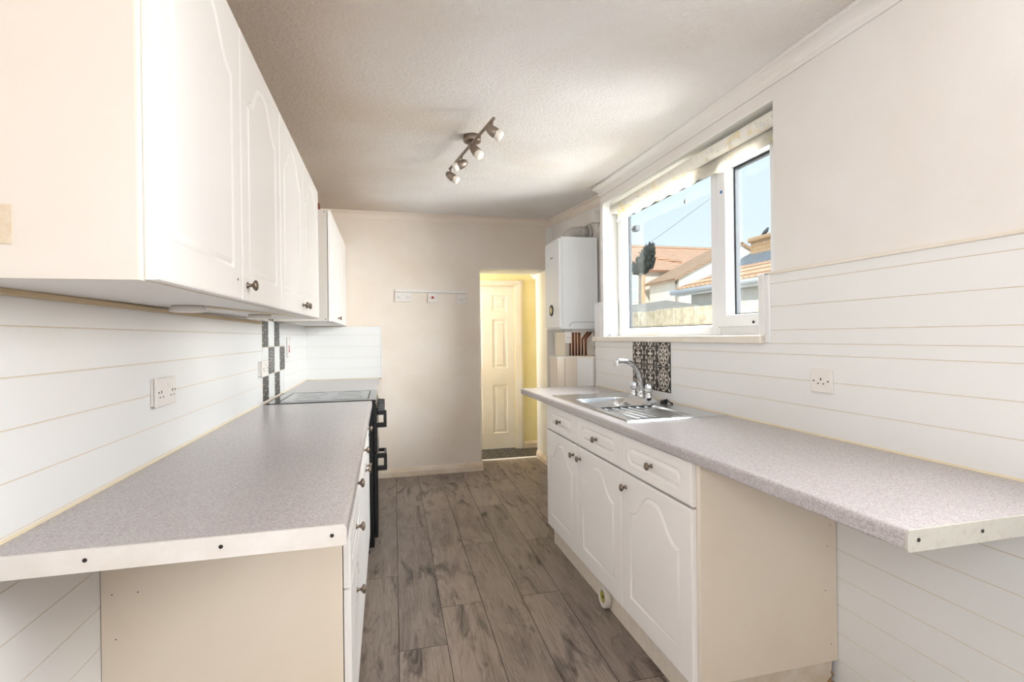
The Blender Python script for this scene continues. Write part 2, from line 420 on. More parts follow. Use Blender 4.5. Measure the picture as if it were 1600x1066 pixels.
def casing(bm, x0, x1, z0, z1):
    prism(bm, [(x0, 5.63), (x0, 5.612), (x0+(x1-x0)*.25, 5.606), (x0+(x1-x0)*.7, 5.612), (x1, 5.618), (x1, 5.63)], z0, z1, 'z')
casing(bm, 1.526, 1.436, 0, 1.91); casing(bm, .72, .81, 0, 1.91)
prism(bm, [(5.63, 1.91), (5.612, 1.91), (5.606, 1.888), (5.612, 1.862), (5.618, 1.848), (5.63, 1.848)], .72, 1.526, 'x')
struct('trim_2', bm, M['gloss'])
bm = BM(); prism(bm, [(5.63, -.001), (5.608, -.001), (5.608, .05), (5.618, .075), (5.63, .08)], 1.526, 1.69, 'x'); struct('baseboard_hall', bm, M['skirt'])
# skirtings
bm = BM(); prof = [(0, 0), (-.022, 0), (-.022, .045), (-.016, .062), (-.013, .072), (-.004, .08), (0, .08)]
prism(bm, [(YB+a, b) for a, b in prof], -.66, .892, 'x'); prism(bm, [(.88-a*.6, b) for a, b in prof], YB-.02, 5.15, 'y'); struct('baseboard_back', bm, M['skirt'])
bm = BM(); prism(bm, [(1.55+a, b) for a, b in prof], YB, 5.15, 'y'); prism(bm, [(YB+a, b) for a, b in prof], 1.53, 1.62, 'x'); struct('baseboard_right', bm, M['skirt'])
# plastered corner beads of the doorway
bm = BM(); bbox(bm, .868, .884, YB-.004, YB+.01, .08, 1.937, .003, 1); struct('trim_3', bm, M['gloss'])
# coving
def cove_pts(lo, hi, n=7):
    """concave quarter from the wall point lo to the ceiling point hi, 2-D"""
    out = []
    for i in range(n+1):
        a = PI/2*i/n
        out.append((lo[0]+(hi[0]-lo[0])*(1-math.cos(a)), lo[1]+(hi[1]-lo[1])*math.sin(a)))
    return out
bm = BM()
p0 = [(1.5, 2.258), (1.492, 2.258)]+cove_pts((1.488, 2.268), (1.442, 2.302))+[(1.438, 2.304), (1.438, 2.32), (1.5, 2.32)]
prism(bm, p0, -3.4, 3.37, 'y'); struct('trim_4', bm, M['wall_r'])
bm = BM()
p1 = [(4.8, 2.352), (4.792, 2.352)]+cove_pts((4.788, 2.362), (4.752, 2.402))+[(4.745, 2.405), (4.745, 2.44), (4.8, 2.44)]
prism(bm, p1, -.69, 1.62, 'x'); struct('trim_5', bm, M['wall'])
bm = BM(); 
def p2(y): return [(1.62, ceil_z(y)-.06), (1.612, ceil_z(y)-.06)]+cove_pts((1.608, ceil_z(y)-.05), (1.575, ceil_z(y)-.012))+[(1.57, ceil_z(y)-.008), (1.57, ceil_z(y)+.02), (1.62, ceil_z(y)+.02)]
A = [[bm.verts.new((p[0], y, p[1])) for p in p2(y)] for y in (3.38, 3.8, 4.2, 4.6, 4.8)]
for a, b in zip(A, A[1:]):
    for k in range(len(a)): bm.faces.new((a[k], a[(k+1) % len(a)], b[(k+1) % len(a)], b[k]))
bm.faces.new(A[0]); struct('trim_6', bm, M['wall'])

# cladding boards
def boards(bm, zs, u0, u1, face, back, axis):
    """horizontal boards with chamfered joints: axis 'y' runs along the side walls, 'x' along the back wall"""
    sg = 1 if face > back else -1; c = .0015
    for z0, z1 in zip(zs, zs[1:]):
        prism(bm, [(back, z0+.0006), (face-sg*c, z0+.0006), (face, z0+c), (face, z1-c), (face-sg*c, z1-.0006), (back, z1-.0006)], u0, u1, axis)
zl = [.05+.0968*0]; zl = [1.306-.0968*k for k in range(14)][::-1]+[1.40]
zl = [max(z, .0) for z in zl if z > -.09]
bm = BM(); zl0 = [z for z in zl if z < 1.33]
for q in ((zl0, -3.4, -.26), (zl, -3.4, -1.58), (zl, -.26, 3.150)): boards(bm, *q, XL, -.69, 'y')
boards(bm, [z for z in zl if z > .8], 3.816, 4.79, XL, -.69, 'y')
box(bm, -.69, XL-.0010, -3.4, 3.15, 0, zl0[-1], 1); box(bm, -.69, XL-.0010, -.26, 3.15, zl0[-1], 1.40, 1); box(bm, -.69, XL-.0010, 3.816, 4.79, .84, 1.40, 1); struct('trim_7', bm, [M['board'], M['joint']])
bm = BM(); zb = [.915, 1.006, 1.102, 1.202, 1.306, 1.383]
boards(bm, zb, XL, -.036, YB-.010, YB, 'x'); box(bm, XL, -.036, YB-.0086, YB, .905, 1.386, 1); bbox(bm, -.040, -.032, YB-.014, YB, .905, 1.388, .002, 1)
struct('trim_8', bm, [M['board'], M['joint']])
zr = [.912+.0935*0-.0945*k for k in range(10)][::-1]+[1.009, 1.102, 1.195, 1.236]; zr = [max(z, 0) for z in zr if z > -.05]
bm = BM(); boards(bm, zr, .80, 3.47, XR, 1.5, 'y'); boards(bm, [z for z in zr if z < 1.25], -3.4, .80, XR, 1.5, 'y'); boards(bm, [1.236, 1.288, 1.381, 1.472, 1.512], .80, 1.752, XR, 1.5, 'y')
box(bm, XR+.0010, 1.5, .8, 3.47, 0, 1.236, 1); box(bm, XR+.0010, 1.5, -3.4, .8, 0, 1.19, 1); box(bm, XR+.0010, 1.5, .8, 1.71, 1.236, 1.512, 1)
struct('trim_9', bm, [M['board'], M['joint']])
bm = BM(); bbox(bm, 1.484, 1.5, .8, 1.752, 1.508, 1.520, .003, 2); struct('trim_10', bm, M['gloss'])
# corner trim of the window's cladding and the boarded reveal
bm = BM(); bbox(bm, 1.478, 1.62, 1.744, 1.776, 1.268, 1.517, .004, 2); bbox(bm, 1.484, 1.497, 1.72, 1.746, 1.236, 1.517, .003, 1); struct('trim_11', bm, M['board'])
bm = BM(); bbox(bm, 1.489, 1.602, 3.315, 3.372, 1.267, 1.512, .003, 2); bbox(bm, 1.486, 1.62, 3.372, 3.468, 1.267, 1.512, .003, 2); struct('trim_12', bm, M['board'])
# white lining of the reveal above it
bm = BM(); box(bm, 1.497, 1.615, 3.327, 3.372, 1.512, 2.204); box(bm, 1.497, 1.615, 1.707, 3.335, 2.199, 2.205); struct('trim_13', bm, M['reveal'])
# sill board
bm = BM(); bbox(bm, 1.466, 1.615, 1.752, 3.472, 1.234, 1.267, .005, 3); struct('trim_14', bm, M['gloss'])
# sealant beads on the worktops
bm = BM()
prism(bm, [(XL, .91), (XL+.004, .91), (XL, .9155)], 1.05, 3.08, 'y'); prism(bm, [(XL, .91), (XL+.004, .91), (XL, .9155)], 3.70, YB-.01, 'y')
prism(bm, [(YB-.01, .91), (YB-.014, .91), (YB-.01, .9155)], XL, -.06, 'x'); struct('trim_15', bm, M['seal'])
bm = BM(); prism(bm, [(XR, .91), (XR-.004, .91), (XR, .9155)], .735, 3.465, 'y'); struct('trim_16', bm, M['seal'])
bm = BM(); bbox(bm, XL, XL+.012, .96, 3.1, 1.362, 1.376, .003, 1); struct('trim_17', bm, mat('tan_sealed_batten', hx('cdb896'), .6))

# ---------------------------------------------------------------- window
win = bpy.data.objects.new('window_1', None); COL.objects.link(win); win.location = (1.62, 2.52, 1.267); win['kind'] = 'structure'
FX0, FX1, ZB, ZT = 1.607, 1.685, 1.267, 2.199
bm = BM()
def bar(bm, y0, y1, z0, z1, x0=FX0, x1=FX1, b=.006): bbox(bm, x0, x1, y0, y1, z0, z1, b, 2)
bar(bm, 3.262, 3.327, ZB, ZT); bar(bm, 1.71, 1.775, ZB, ZT); 
for ya, yb in ((1.775, 2.185), (2.262, 3.262)): bar(bm, ya-.004, yb+.004, ZB, ZB+.045, FX0+.0006); bar(bm, ya-.004, yb+.004, ZT-.065, ZT, FX0+.0006)
bar(bm, 2.185, 2.262, ZB, ZT)
obj('frame', bm, M['upvc'], win)
bm = BM()    # sloped glazing beads of the fixed light
yA, yB_, zA, zB_ = 2.262, 3.262, ZB+.045, ZT-.065
def bead(bm, y0, y1, z0, z1, xf, xg, w):
    o = [(y0, z0), (y1, z0), (y1, z1), (y0, z1)]; i = [(y0+w, z0+w*.6), (y1-w, z0+w*.6), (y1-w, z1-w), (y0+w, z1-w)]
    a = [bm.verts.new((xf, *p)) for p in o]; b = [bm.verts.new((xg, *p)) for p in i]; c = [bm.verts.new((xg, *p)) for p in o]
    for k in range(4):
        bm.faces.new((a[k], a[(k+1) % 4], b[(k+1) % 4], b[k])); bm.faces.new((b[k], b[(k+1) % 4], c[(k+1) % 4], c[k]))
bead(bm, yA, yB_, zA, zB_, FX0+.008, 1.648, .018); obj('glazing_bead', bm, M['upvc'], win)
def gasket(bm, y0, y1, z0, z1, x0, x1, w):
    for q in ((y0, y0+w, z0, z1), (y1-w, y1, z0, z1), (y0, y1, z0, z0+w*.5), (y0, y1, z1-w, z1)): box(bm, x0, x1, *q)
bm = BM(); gasket(bm, yA+.014, yB_-.014, zA+.008, zB_-.014, 1.652, 1.668, .014); obj('gasket', bm, M['gasket'], win)
bm = BM(); box(bm, 1.652, 1.656, yA+.012, yB_-.012, zA+.008, zB_-.012); obj('pane', bm, M['glass'], win)
SY0, SY1, SZ0, SZ1 = 1.770, 2.192, ZB+.040, ZT-.055
bm = BM()
for q in ((SY0, SY0+.066, SZ0, SZ1), (SY1-.066, SY1, SZ0, SZ1)): bbox(bm, 1.592, 1.668, *q, .006, 2)
for q in ((SY0+.062, SY1-.062, SZ0+.0005, SZ0+.06), (SY0+.062, SY1-.062, SZ1-.066, SZ1-.0005)): bbox(bm, 1.5926, 1.6674, *q, .006, 2)
sash = obj('sash', bm, M['upvc'], win)
bm = BM(); gasket(bm, SY0+.062, SY1-.062, SZ0+.058, SZ1-.062, 1.640, 1.662, .016); obj('gasket', bm, M['gasket'], sash)
bm = BM(); box(bm, 1.640, 1.644, SY0+.06, SY1-.06, SZ0+.056, SZ1-.06); obj('pane', bm, M['glass'], sash)
bm = BM(); lathe(bm, [(0, .004), (.007, .003), (.008, 0)], (1.592, 2.155, 1.965), (-1, 0, 0), 14); obj('screw_cap', bm, M['blue'], sash)
bm = BM(); lathe(bm, [(0, .004), (.006, .004), (.006, 0)], (1.592, 1.94, 1.327), (-1, 0, 0), 12); obj('lock', bm, M['blackp'], sash)
bm = BM(); box(bm, 1.600, 1.606, 2.1925, 2.1975, SZ0, SZ1); box(bm, 1.600, 1.606, SY0, 2.1975, SZ1, SZ1+.005); obj('rebate_gap_strip', bm, M['gasket'], win)  # dark strip standing in for the shadow gap around the sash
# frame of the invented front window behind the camera, opening for its fill lamp
bm = BM()
for q in ((-.62, -.55, .85, 2.25), (1.35, 1.42, .85, 2.25), (.36, .44, .85, 2.25)): bbox(bm, q[0], q[1], -3.51, -3.44, q[2], q[3], .005, 1)
bbox(bm, -.62, 1.42, -3.51, -3.44, 2.18, 2.25, .005, 1); bbox(bm, -.62, 1.42, -3.51, -3.44, .85, .92, .005, 1)
struct('added_window_2', bm, M['upvc'])
for nm, x0, x1, ya, yb, za, zb in (('added_window_3', -.80, -.73, -1.58, -.26, 1.35, 2.27), ('added_window_4', 1.57, 1.64, -.48, .78, 1.33, 2.28)):  # invented side windows, openings for the added lamps
    bm = BM()
    for q in ((ya, ya+.06, za, zb), (yb-.06, yb, za, zb), ((ya+yb)/2-.035, (ya+yb)/2+.035, za+.06, zb-.06)): bbox(bm, x0, x1, *q, .005, 1)
    for q in ((ya+.06, yb-.06, za, za+.06), (ya+.06, yb-.06, zb-.06, zb)): bbox(bm, x0, x1, *q, .005, 1)
    struct(nm, bm, M['upvc'])

# ================================================================== KITCHEN UNITS
def arch_contour(w, z0, zs, zt, n=16):
    """cathedral panel: half width w, centred on 0; returns closed loop, counter-clockwise"""
    pts = [(-w, z0), (w, z0), (w, zs)]
    e = .040; sh = []
    for k in range(5):                                   # rounded shoulder notch
        a = PI/2*k/4; sh.append((w-e*math.sin(a), zs+.010*(1-math.cos(a))))
    pts += sh[1:]
    wi = w-e
    for k in range(1, n+1):
        t = k/n; x = wi*(1-t); pts.append((x, zs+.010+(zt-zs-.010)*(.5-.5*math.cos(PI*(1-(1-t)**1.5)))))
    left = [(-x, z) for x, z in pts[3:-1]][::-1]
    return pts+left+[(-w, zs)]
def drawer_contour(w, z0, z1, c=.026):
    out = []
    for sx, zz, sg in ((1, z0, 1), (1, z1, -1), (-1, z1, -1), (-1, z0, 1)):
        a = [(sx*(w-c), zz), (sx*(w-c*.35), zz+sg*c*.45), (sx*w, zz+sg*c)]
        if (sx > 0) != (sg > 0): a = a[::-1]
        out += a
    return out
def offset(loop, d):
    n = len(loop); out = []
    for i in range(n):
        p, a, b = Vector(loop[i]), Vector(loop[i-1]), Vector(loop[(i+1) % n])
        e1, e2 = (p-a), (b-p)
        if e1.length < 1e-7 or e2.length < 1e-7: out.append(tuple(p)); continue
        n1 = Vector((-e1.y, e1.x)).normalized(); n2 = Vector((-e2.y, e2.x)).normalized()
        m = (n1+n2); m = m/max(m.length_squared/2, .35) if m.length > 1e-6 else n1
        out.append(tuple(p+m*d))
    return out
def front_bm(w, z0, z1, loop, th=.019, cz=0):
    """door or drawer front lying in local (u,z), facing +n; routed groove along loop. coordinates (u, n, z)"""
    bm = BM(); e = .0045
    def ring(pts, n): return [bm.verts.new((p[0], n, p[1])) for p in pts]
    rect = lambda i: [(-w+i, z0+i), (w-i, z0+i), (w-i, z1-i), (-w+i, z1-i)]
    A = ring(rect(0), 0); B = ring(rect(0), th-e); C = ring(rect(e*.35), th-e*.3); D = ring(rect(e*1.3), th)
    for a, b in ((A, B), (B, C), (C, D)):
        for k in range(4): bm.faces.new((a[k], a[(k+1) % 4], b[(k+1) % 4], b[k]))
    bm.faces.new(A)
    rings = [ring(offset(loop, d), th+h) for d, h in ((0, 0), (.0025, -.0045), (.0070, -.0064), (.0120, -.0050), (.0190, -.0010), (.022, -.0004))]
    for a, b in zip(rings, rings[1:]):
        for k in range(len(a)):
            f = bm.faces.new((a[k], a[(k+1) % len(a)], b[(k+1) % len(a)], b[k])); f.smooth = True
    bm.faces.new(rings[-1])
    ed = [bm.edges.get((D[k], D[(k+1) % 4])) for k in range(4)]
    L = rings[0]; ed += [bm.edges.get((L[k], L[(k+1) % len(L)])) for k in range(len(L))]
    bmesh.ops.triangle_fill(bm, edges=ed, use_beauty=True)
    return bm
def place(bm, x, y, face):
    """turn a (u,n,z) front so that it faces +X (left row) or -X (right row) with its back at x, centred on y"""
    if face > 0: mt = Matrix(((0, 1, 0, x), (1, 0, 0, y), (0, 0, 1, 0), (0, 0, 0, 1)))
    else: mt = Matrix(((0, -1, 0, x), (1, 0, 0, y), (0, 0, 1, 0), (0, 0, 0, 1)))
    bmesh.ops.transform(bm, matrix=mt, verts=bm.verts[:]); return bm
def knob_bm(x, y, z, face):
    bm = BM()
    lathe(bm, [(0, 0), (.0085, 0), (.0085, .0025), (.005, .004), (.0042, .009), (.005, .013), (.011, .0165), (.0140, .019), (.0150, .022), (.0125, .0255), (.006, .0275), (0, .028)], (x, y, z), (face, 0, 0), 20)
    return bm
def door(parent, xf, yc, w, z0, z1, face, mt, knob=None, zs=None, zt=None, name='door'):
    zs = zs if zs is not None else z1-.155; zt = zt if zt is not None else z1-.045
    lp = arch_contour(w-.066, z0+.075, zs, zt)
    o = obj(name, place(front_bm(w, z0, z1, lp), xf-face*.019, yc, face), mt, parent)
    if knob: obj('knob', knob_bm(xf, knob[0], knob[1], face), M['pewter'], o)
    return o
def drawer(parent, xf, yc, w, z0, z1, face, mt, knobz=None):
    lp = drawer_contour(w-.058, z0+.036, z1-.036)
    o = obj('drawer', place(front_bm(w, z0, z1, lp), xf-face*.019, yc, face), mt, parent)
    obj('knob', knob_bm(xf, yc, knobz if knobz else (z0+z1)/2, face), M['pewter'], o); return o
def tilt(root): root.rotation_euler.x = math.radians(.42)

# ---- wall cabinets, left
Z0, Z1 = 1.373, 2.094
def wall_cabinet(label, y0, y1, splits, knobs, group='white wall cabinets over the left worktop', ends=True):
    r = thing('wall_cabinet', label, 'cabinet', (-.53, y0, Z0+math.tan(math.radians(.42))*(y0-.935)), group)
    r0 = r.location.z; off = r0-Z0
    bm = BM(); g = .017
    box(bm, -.68, -.384, y0, y0+g, Z0+off, Z1+off); box(bm, -.68, -.384, y1-g, y1, Z0+off, Z1+off)
    box(bm, -.68, -.384, y0+g, y1-g, Z1-g+off, Z1+off); box(bm, -.68, -.67, y0+g, y1-g, Z0+off, Z1-g+off)
    box(bm, -.384, -.3815, y0, y1, Z0+off, Z1+off, 1)
    obj('carcass', bm, [M['carcw'], M['edge']], r)
    bm = BM(); box(bm, -.67, -.384, y0+g, y1-g, Z0+off, Z0+g+off); obj('base_panel', bm, M['under'], r)
    for (a, b), k in zip(splits, knobs):
        door(r, -.362, (a+b)/2, (b-a)/2-.0015, Z0+.002+off, Z1+off, 1, M['door'], (k, Z0+.045+off) if k else None, Z1-.160+off, Z1-.058+off)
    return r
cA = wall_cabinet('white arched two-door wall cabinet nearest the camera, its near door without a knob', .935, 1.985, [(.952, 1.470), (1.470, 1.985)], [None, 1.515])
cB = wall_cabinet('white arched two-door wall cabinet in middle of left row, two knobs side by side', 1.987, 3.075, [(1.989, 2.520), (2.520, 3.073)], [2.475, 2.565])
for c in (cA, cB): tilt(c)
# tape ghost on the near end panel, lost knob hole
bm = BM(); box(bm, -.573, -.548, .9335, .935, 1.425, 1.485); tp = obj('tape_mark', bm, mottled('old_tape_residue', hx('d3c0a6'), hx('dccfbd'), 70, .7), cA)
bm = BM(); lathe(bm, [(0, .001), (.003, .001), (.003, 0)], (-.362, 1.425, 1.425), (1, 0, 0), 8); obj('screw_hole', bm, M['hole'], cA)
# corner wall cabinet by the back wall
r = thing('wall_cabinet', 'white wall cabinet in far left corner beside the back wall, above the cooker', 'cabinet', (-.5, 3.45, 1.388), 'white wall cabinets over the left worktop')
bm = BM(); g = .017; a0, a1 = 1.388, 2.10
box(bm, -.68, -.356, 3.445, 3.445+g, a0, a1); box(bm, -.68, -.356, 4.78-g, 4.78, a0, a1); box(bm, -.68, -.356, 3.462, 4.763, a1-g, a1); box(bm, -.68, -.67, 3.462, 4.763, a0, a1)
obj('carcass', bm, M['carcw'], r)
bm = BM(); box(bm, -.67, -.356, 3.462, 4.763, a0, a0+g); obj('base_panel', bm, M['under'], r)
for (yy, zz) in ((3.4445, a0+.012), (3.4445, a1-.012)):
    bm = BM(); box(bm, -.372, -.366, yy-.0005, yy+.001, zz-.003, zz+.003); obj('screw_hole', bm, M['hole'], r)
door(r, -.333, 3.71, .2485, a0, a1, 1, M['doorb'], (3.905, a0+.035), a1-.165, a1-.06)
door(r, -.333, 4.21, .2485, a0, a1, 1, M['doorb'], None, a1-.165, a1-.06)
bm = BM(); box(bm, -.353, -.334, 4.462, 4.795, a0, a1); obj('filler_panel', bm, M['doorb'], r)
bm = BM(); bbox(bm, -.45, -.40, 3.455, 3.50, 2.10, 2.145, .003, 1); tag(obj('wall_bracket', bm, mat('rust_brown_metal', hx('7a3420'), .6), loc=(-.42, 3.48, 2.10)), 'small rust brown bracket on top of the corner wall cabinet', 'bracket')

# ---- base cabinets, right
def base_cabinet(label, y0, y1, knob_y, panel_near=False, panel_far=False):
    r = thing('base_cabinet', label, 'cabinet', (1.2, (y0+y1)/2, 0), 'white base cabinets under the sink worktop')
    bm = BM(); g = .018
    for a, b in ((y0, y0+g), (y1-g, y1)): box(bm, .9665, 1.475, a, b, .14, .870)
    box(bm, .9665, 1.475, y0+g, y1-g, .14, .158); box(bm, 1.465, 1.475, y0+g, y1-g, .158, .868)
    box(bm, .9665, 1.05, y0+g, y1-g, .852, .870)
    obj('carcass', bm, M['carc'], r)
    yc, w = (y0+y1)/2, (y1-y0)/2-.002
    drawer(r, .945, yc, w, .720, .864, -1, M['doorb'])
    door(r, .945, yc, w, .140, .712, -1, M['doorb'], (knob_y, .655), .712-.150, .712-.043)
    return r
b1 = base_cabinet('cream white arched base cabinet at the far end beneath the sink bowl', 2.455, 2.955, 2.50)
b2 = base_cabinet('cream white arched base cabinet in middle of right row, beneath the drainer', 1.950, 2.453, 2.405)
b3 = base_cabinet('cream white arched base cabinet nearest the camera, with bare end panel', 1.445, 1.948, 1.905)
bm = BM(); bbox(bm, .9645, 1.488, 1.424, 1.4445, .155, .870, .001, 1); box(bm, .9625, .9645, 1.424, 1.4445, .155, .87, 1); e3 = obj('end_panel', bm, [M['carc'], M['edge']], b3)
for (x, z) in ((1.462, .215), (1.45, .55), (1.462, .62), (1.44, .40)):
    bm = BM(); lathe(bm, [(0, .0006), (.0018, .0006), (.0018, 0)], (x, 1.424, z), (0, -1, 0), 8); obj('screw_hole', bm, M['hole'], e3)
# plinth with the broken near corner
pl = thing('plinth', 'speckled off-white plinth board under the right base cabinets, near end broken', 'plinth', (1.0, 2.2, 0))
bm = BM(); box(bm, 1.0, 1.016, 1.452, 2.975, .0, .139); obj('front_board', bm, mottled('spotted_plinth', hx('e7ddd0'), hx('ddd0c0'), 30, .5), pl)
bm = BM(); prism(bm, [(1.0, 0), (1.36, 0), (1.39, .018), (1.42, .03), (1.44, .075), (1.468, .10), (1.472, .152), (1.0, .152)], 1.432, 1.449, 'y'); obj('return_board', bm, mottled('stained_plinth', hx('ded2c2'), hx('cdbb9f'), 14, .5), pl)
bm = BM(); rr = random.Random(3)
for k in range(60):
    x = rr.uniform(1.355, 1.485); z = rr.uniform(.0, .105) if x > 1.42 else rr.uniform(0, .04); s = rr.uniform(.003, .009)
    t = BM(); box(t, -s, s, -s*.5, s*.5, -s*.7, s*.7)
    merge(bm, t, Matrix.Translation((x, 1.437+rr.uniform(-.006, .008), z+.008)) @ Euler((rr.uniform(0, 3), rr.uniform(0, 3), rr.uniform(0, 3))).to_matrix().to_4x4())
obj('broken_chipboard', bm, M['chip'], pl)
bm = BM(); box(bm, .9985, 1.03, 2.975, 2.99, 0, .14); obj('corner_strip', bm, M['edge'], pl)

# ---- base cabinets, left
r = thing('base_cabinet', 'white drawer cabinet nearest the camera under the left worktop, big cream end panel', 'cabinet', (-.4, 1.7, 0), 'white base cabinets under the left worktop')
def carc_left(r, y0, y1):
    bm = BM(); g = .018
    for a, b in ((y0, y0+g), (y1-g, y1)): box(bm, -.67, -.1195, a, b, .14, .870)
    box(bm, -.67, -.1195, y0+g, y1-g, .14, .158); box(bm, -.67, -.66, y0+g, y1-g, .158, .868); box(bm, -.19, -.1195, y0+g, y1-g, .852, .870)
    obj('carcass', bm, M['carc'], r)
carc_left(r, 1.463, 1.995)
bm = BM(); bbox(bm, -.679, -.1195, 1.445, 1.4625, .0, .870, .001, 1); e1 = obj('end_panel', bm, M['carc'], r)
for (x, z) in ((-.655, .655), (-.60, .655), (-.648, .545)):
    bm = BM(); lathe(bm, [(0, .0006), (.0016, .0006), (.0016, 0)], (x, 1.445, z), (0, -1, 0), 8); obj('screw_hole', bm, M['hole'], e1)
drawer(r, -.098, 1.722, .272, .744, .866, 1, M['door'], .806); drawer(r, -.098, 1.722, .272, .598, .738, 1, M['door'], .666)
door(r, -.098, 1.722, .272, .14, .592, 1, M['door'], (1.722, .462), .592-.150, .592-.05)
r2 = thing('base_cabinet', 'white double base cabinet between drawer cabinet and cooker, two drawers over two doors', 'cabinet', (-.4, 2.5, 0), 'white base cabinets under the left worktop')
carc_left(r2, 1.998, 3.065)
for yc, ky in ((2.264, 2.49), (2.798, 2.575)):
    drawer(r2, -.098, yc, .2645, .722, .866, 1, M['door'], .797); door(r2, -.098, yc, .2645, .14, .714, 1, M['door'], (ky, .655), .714-.150, .714-.043)
pl2 = thing('plinth', 'pale plinth board under the left base cabinets', 'plinth', (-.16, 2.2, 0)); bm = BM(); box(bm, -.172, -.156, 1.464, 3.06, 0, .139); obj('front_board', bm, M['carc'], pl2)

# ---- worktops: post-formed front edge
def worktop(name, label, x0, x1, y0, y1, front, strip=None, cut=None, loc=None):
    """front = the x of the rolled edge (x0 or x1)"""
    r = thing(name, label, 'worktop', ((x0+x1)/2, (y0+y1)/2, .872))
    R = .012; zt, zb = .910, .872; pr = []
    back = x1 if front == x0 else x0; sg = 1 if front > back else -1
    pr = [(back, zb), (back, zt)]
    for k in range(7):
        a = PI/2*k/6; pr.append((front-sg*R+sg*R*math.sin(a), zt-R+R*math.cos(a)))
    for k in range(5):
        a = PI/2*k/4; pr.append((front-sg*.006+sg*.006*math.cos(a), zb+.006-.006*math.sin(a)))
    bm = BM()
    if cut is None: prism(bm, pr, y0, y1, 'y')
    else:
        cx0, cx1, cy0, cy1 = cut
        prism(bm, pr, y0, cy0, 'y'); prism(bm, pr, cy1, y1, 'y')
        pf = [(cx0 if sg < 0 else cx1, zb), (cx0 if sg < 0 else cx1, zt)]+pr[2:]
        prism(bm, pf, cy0, cy1, 'y'); box(bm, *sorted((back, cx1 if sg < 0 else cx0)), cy0, cy1, zb, zt)
    obj('slab', bm, M['top'], r)
    return r, pr
def end_strip(r, pr, ya, yb, holes, mt):
    bm = BM(); prism(bm, [(x, z-.0015 if z < .88 else z+.0006) for x, z in pr], ya, yb, 'y'); o = obj('end_strip', bm, mt, r)
    for x in holes:
        bm = BM(); lathe(bm, [(0, .0008), (.0038, .0008), (.0038, 0)], (x, ya, .892), (0, -1, 0), 12); obj('screw', bm, M['hole'], o)
wl, pr = worktop('worktop', 'long speckled grey worktop along the left wall, screwed end strip facing the camera', XL, -.078, 1.052, 3.085, -.078)
end_strip(wl, pr, 1.047, 1.052, (-.105, -.30, -.515), mottled('worn_aluminium_strip', hx('e9e4df'), hx('dcd3ca'), 8, .35))
wf, _ = worktop('worktop', 'short speckled grey worktop in far left corner, beyond the cooker', XL, -.058, 3.712, YB-.011, -.058)
CUT = (1.0, 1.452, 1.985, 2.935)
wr, pr = worktop('worktop', 'long speckled grey worktop along the right wall, holding the sink', .922, XR-.001, .735, 3.462, .922, cut=CUT)
end_strip(wr, pr, .730, .735, (.948, 1.105, 1.30), mottled('grubby_grey_strip', hx('bab6ac'), hx('aca596'), 60, .5, lo=.5, hi=.8))
# support under the far corner worktop
r3 = thing('base_cabinet', 'cream cabinet side under the short far worktop, beyond the cooker', 'cabinet', (-.4, 4.2, 0), 'white base cabinets under the left worktop')
bm = BM(); box(bm, -.67, -.10, 3.72, 3.738, .0, .870); box(bm, -.67, -.10, 4.74, 4.758, .0, .870); box(bm, -.67, -.10, 3.738, 4.74, .12, .138); obj('carcass', bm, M['carc'], r3)
bm = BM(); box(bm, -.0995, -.081, 3.722, 4.756, .14, .866); obj('door', bm, M['door'], r3)

# ---- sink
sk = thing('sink', 'stainless steel sink with ribbed drainer set in right worktop', 'sink', (1.22, 2.45, .91))
SX0, SX1, SA, SB = .982, 1.467, 1.962, 2.952
BX0, BX1, BA, BB = 1.030, 1.330, 2.385, 2.715
DX0, DX1, DA, DB = 1.040, 1.330, 2.00, 2.355
zt = .9155
bm = BM()
def grid_top(bm, xs, ys, skip, z):
    for i in range(len(xs)-1):
        for j in range(len(ys)-1):
            if (i, j) in skip: continue
            bm.faces.new([bm.verts.new(p) for p in ((xs[i], ys[j], z), (xs[i+1], ys[j], z), (xs[i+1], ys[j+1], z), (xs[i], ys[j+1], z))])
grid_top(bm, [SX0+.006, 1.030, 1.330, SX1-.006], [SA+.006, 2.00, 2.355, 2.385, 2.715, SB-.006], {(1, 1), (1, 3)}, zt)
for a, b in (((SX0+.006, zt), (SX0, .9105)), ((SX1-.006, zt), (SX1, .9105))):
    bm.faces.new([bm.verts.new(p) for p in ((a[0], SA, a[1]), (b[0], SA, b[1]), (b[0], SB, b[1]), (a[0], SB, a[1]))])
for a, b in ((SA+.006, SA), (SB-.006, SB)):
    bm.faces.new([bm.verts.new(p) for p in ((SX0, a, zt), (SX1, a, zt), (SX1, b, .9105), (SX0, b, .9105))])
# drainer: sloping tray with ribs
n = 48; prev = None
for i in range(n+1):
    x = 1.030+.300*i/n; e = min(1, min(i, n-i)/3.0); rib = .0022*math.sin(2*PI*7*i/n)
    row = [bm.verts.new((x, y, zt-e*(.004+.006*max(0, (y-2.0)/.355)) + (e*rib if .03 < (y-2.0)/.355 < .97 else 0))) for y in [2.0, 2.012]+[2.03+.3*k/8 for k in range(9)]+[2.343, 2.355]]
    for v, y in zip(row[:1]+row[-1:], (0, 1)): v.co.z = zt if y == 0 else zt-.004*e
    if prev:
        for k in range(len(row)-1):
            f = bm.faces.new((prev[k], row[k], row[k+1], prev[k+1])); f.smooth = True
    prev = row
obj('deck', bm, M['steel'], sk)
bm = BM(); rings = []
def rrect(x0, x1, y0, y1, r, z, n=6):
    out = []
    for cx, cy, a0 in ((x1-r, y1-r, 0), (x0+r, y1-r, PI/2), (x0+r, y0+r, PI), (x1-r, y0+r, 3*PI/2)):
        for k in range(n+1):
            a = a0+PI/2*k/n; out.append((cx+r*math.cos(a), cy+r*math.sin(a), z))
    return out
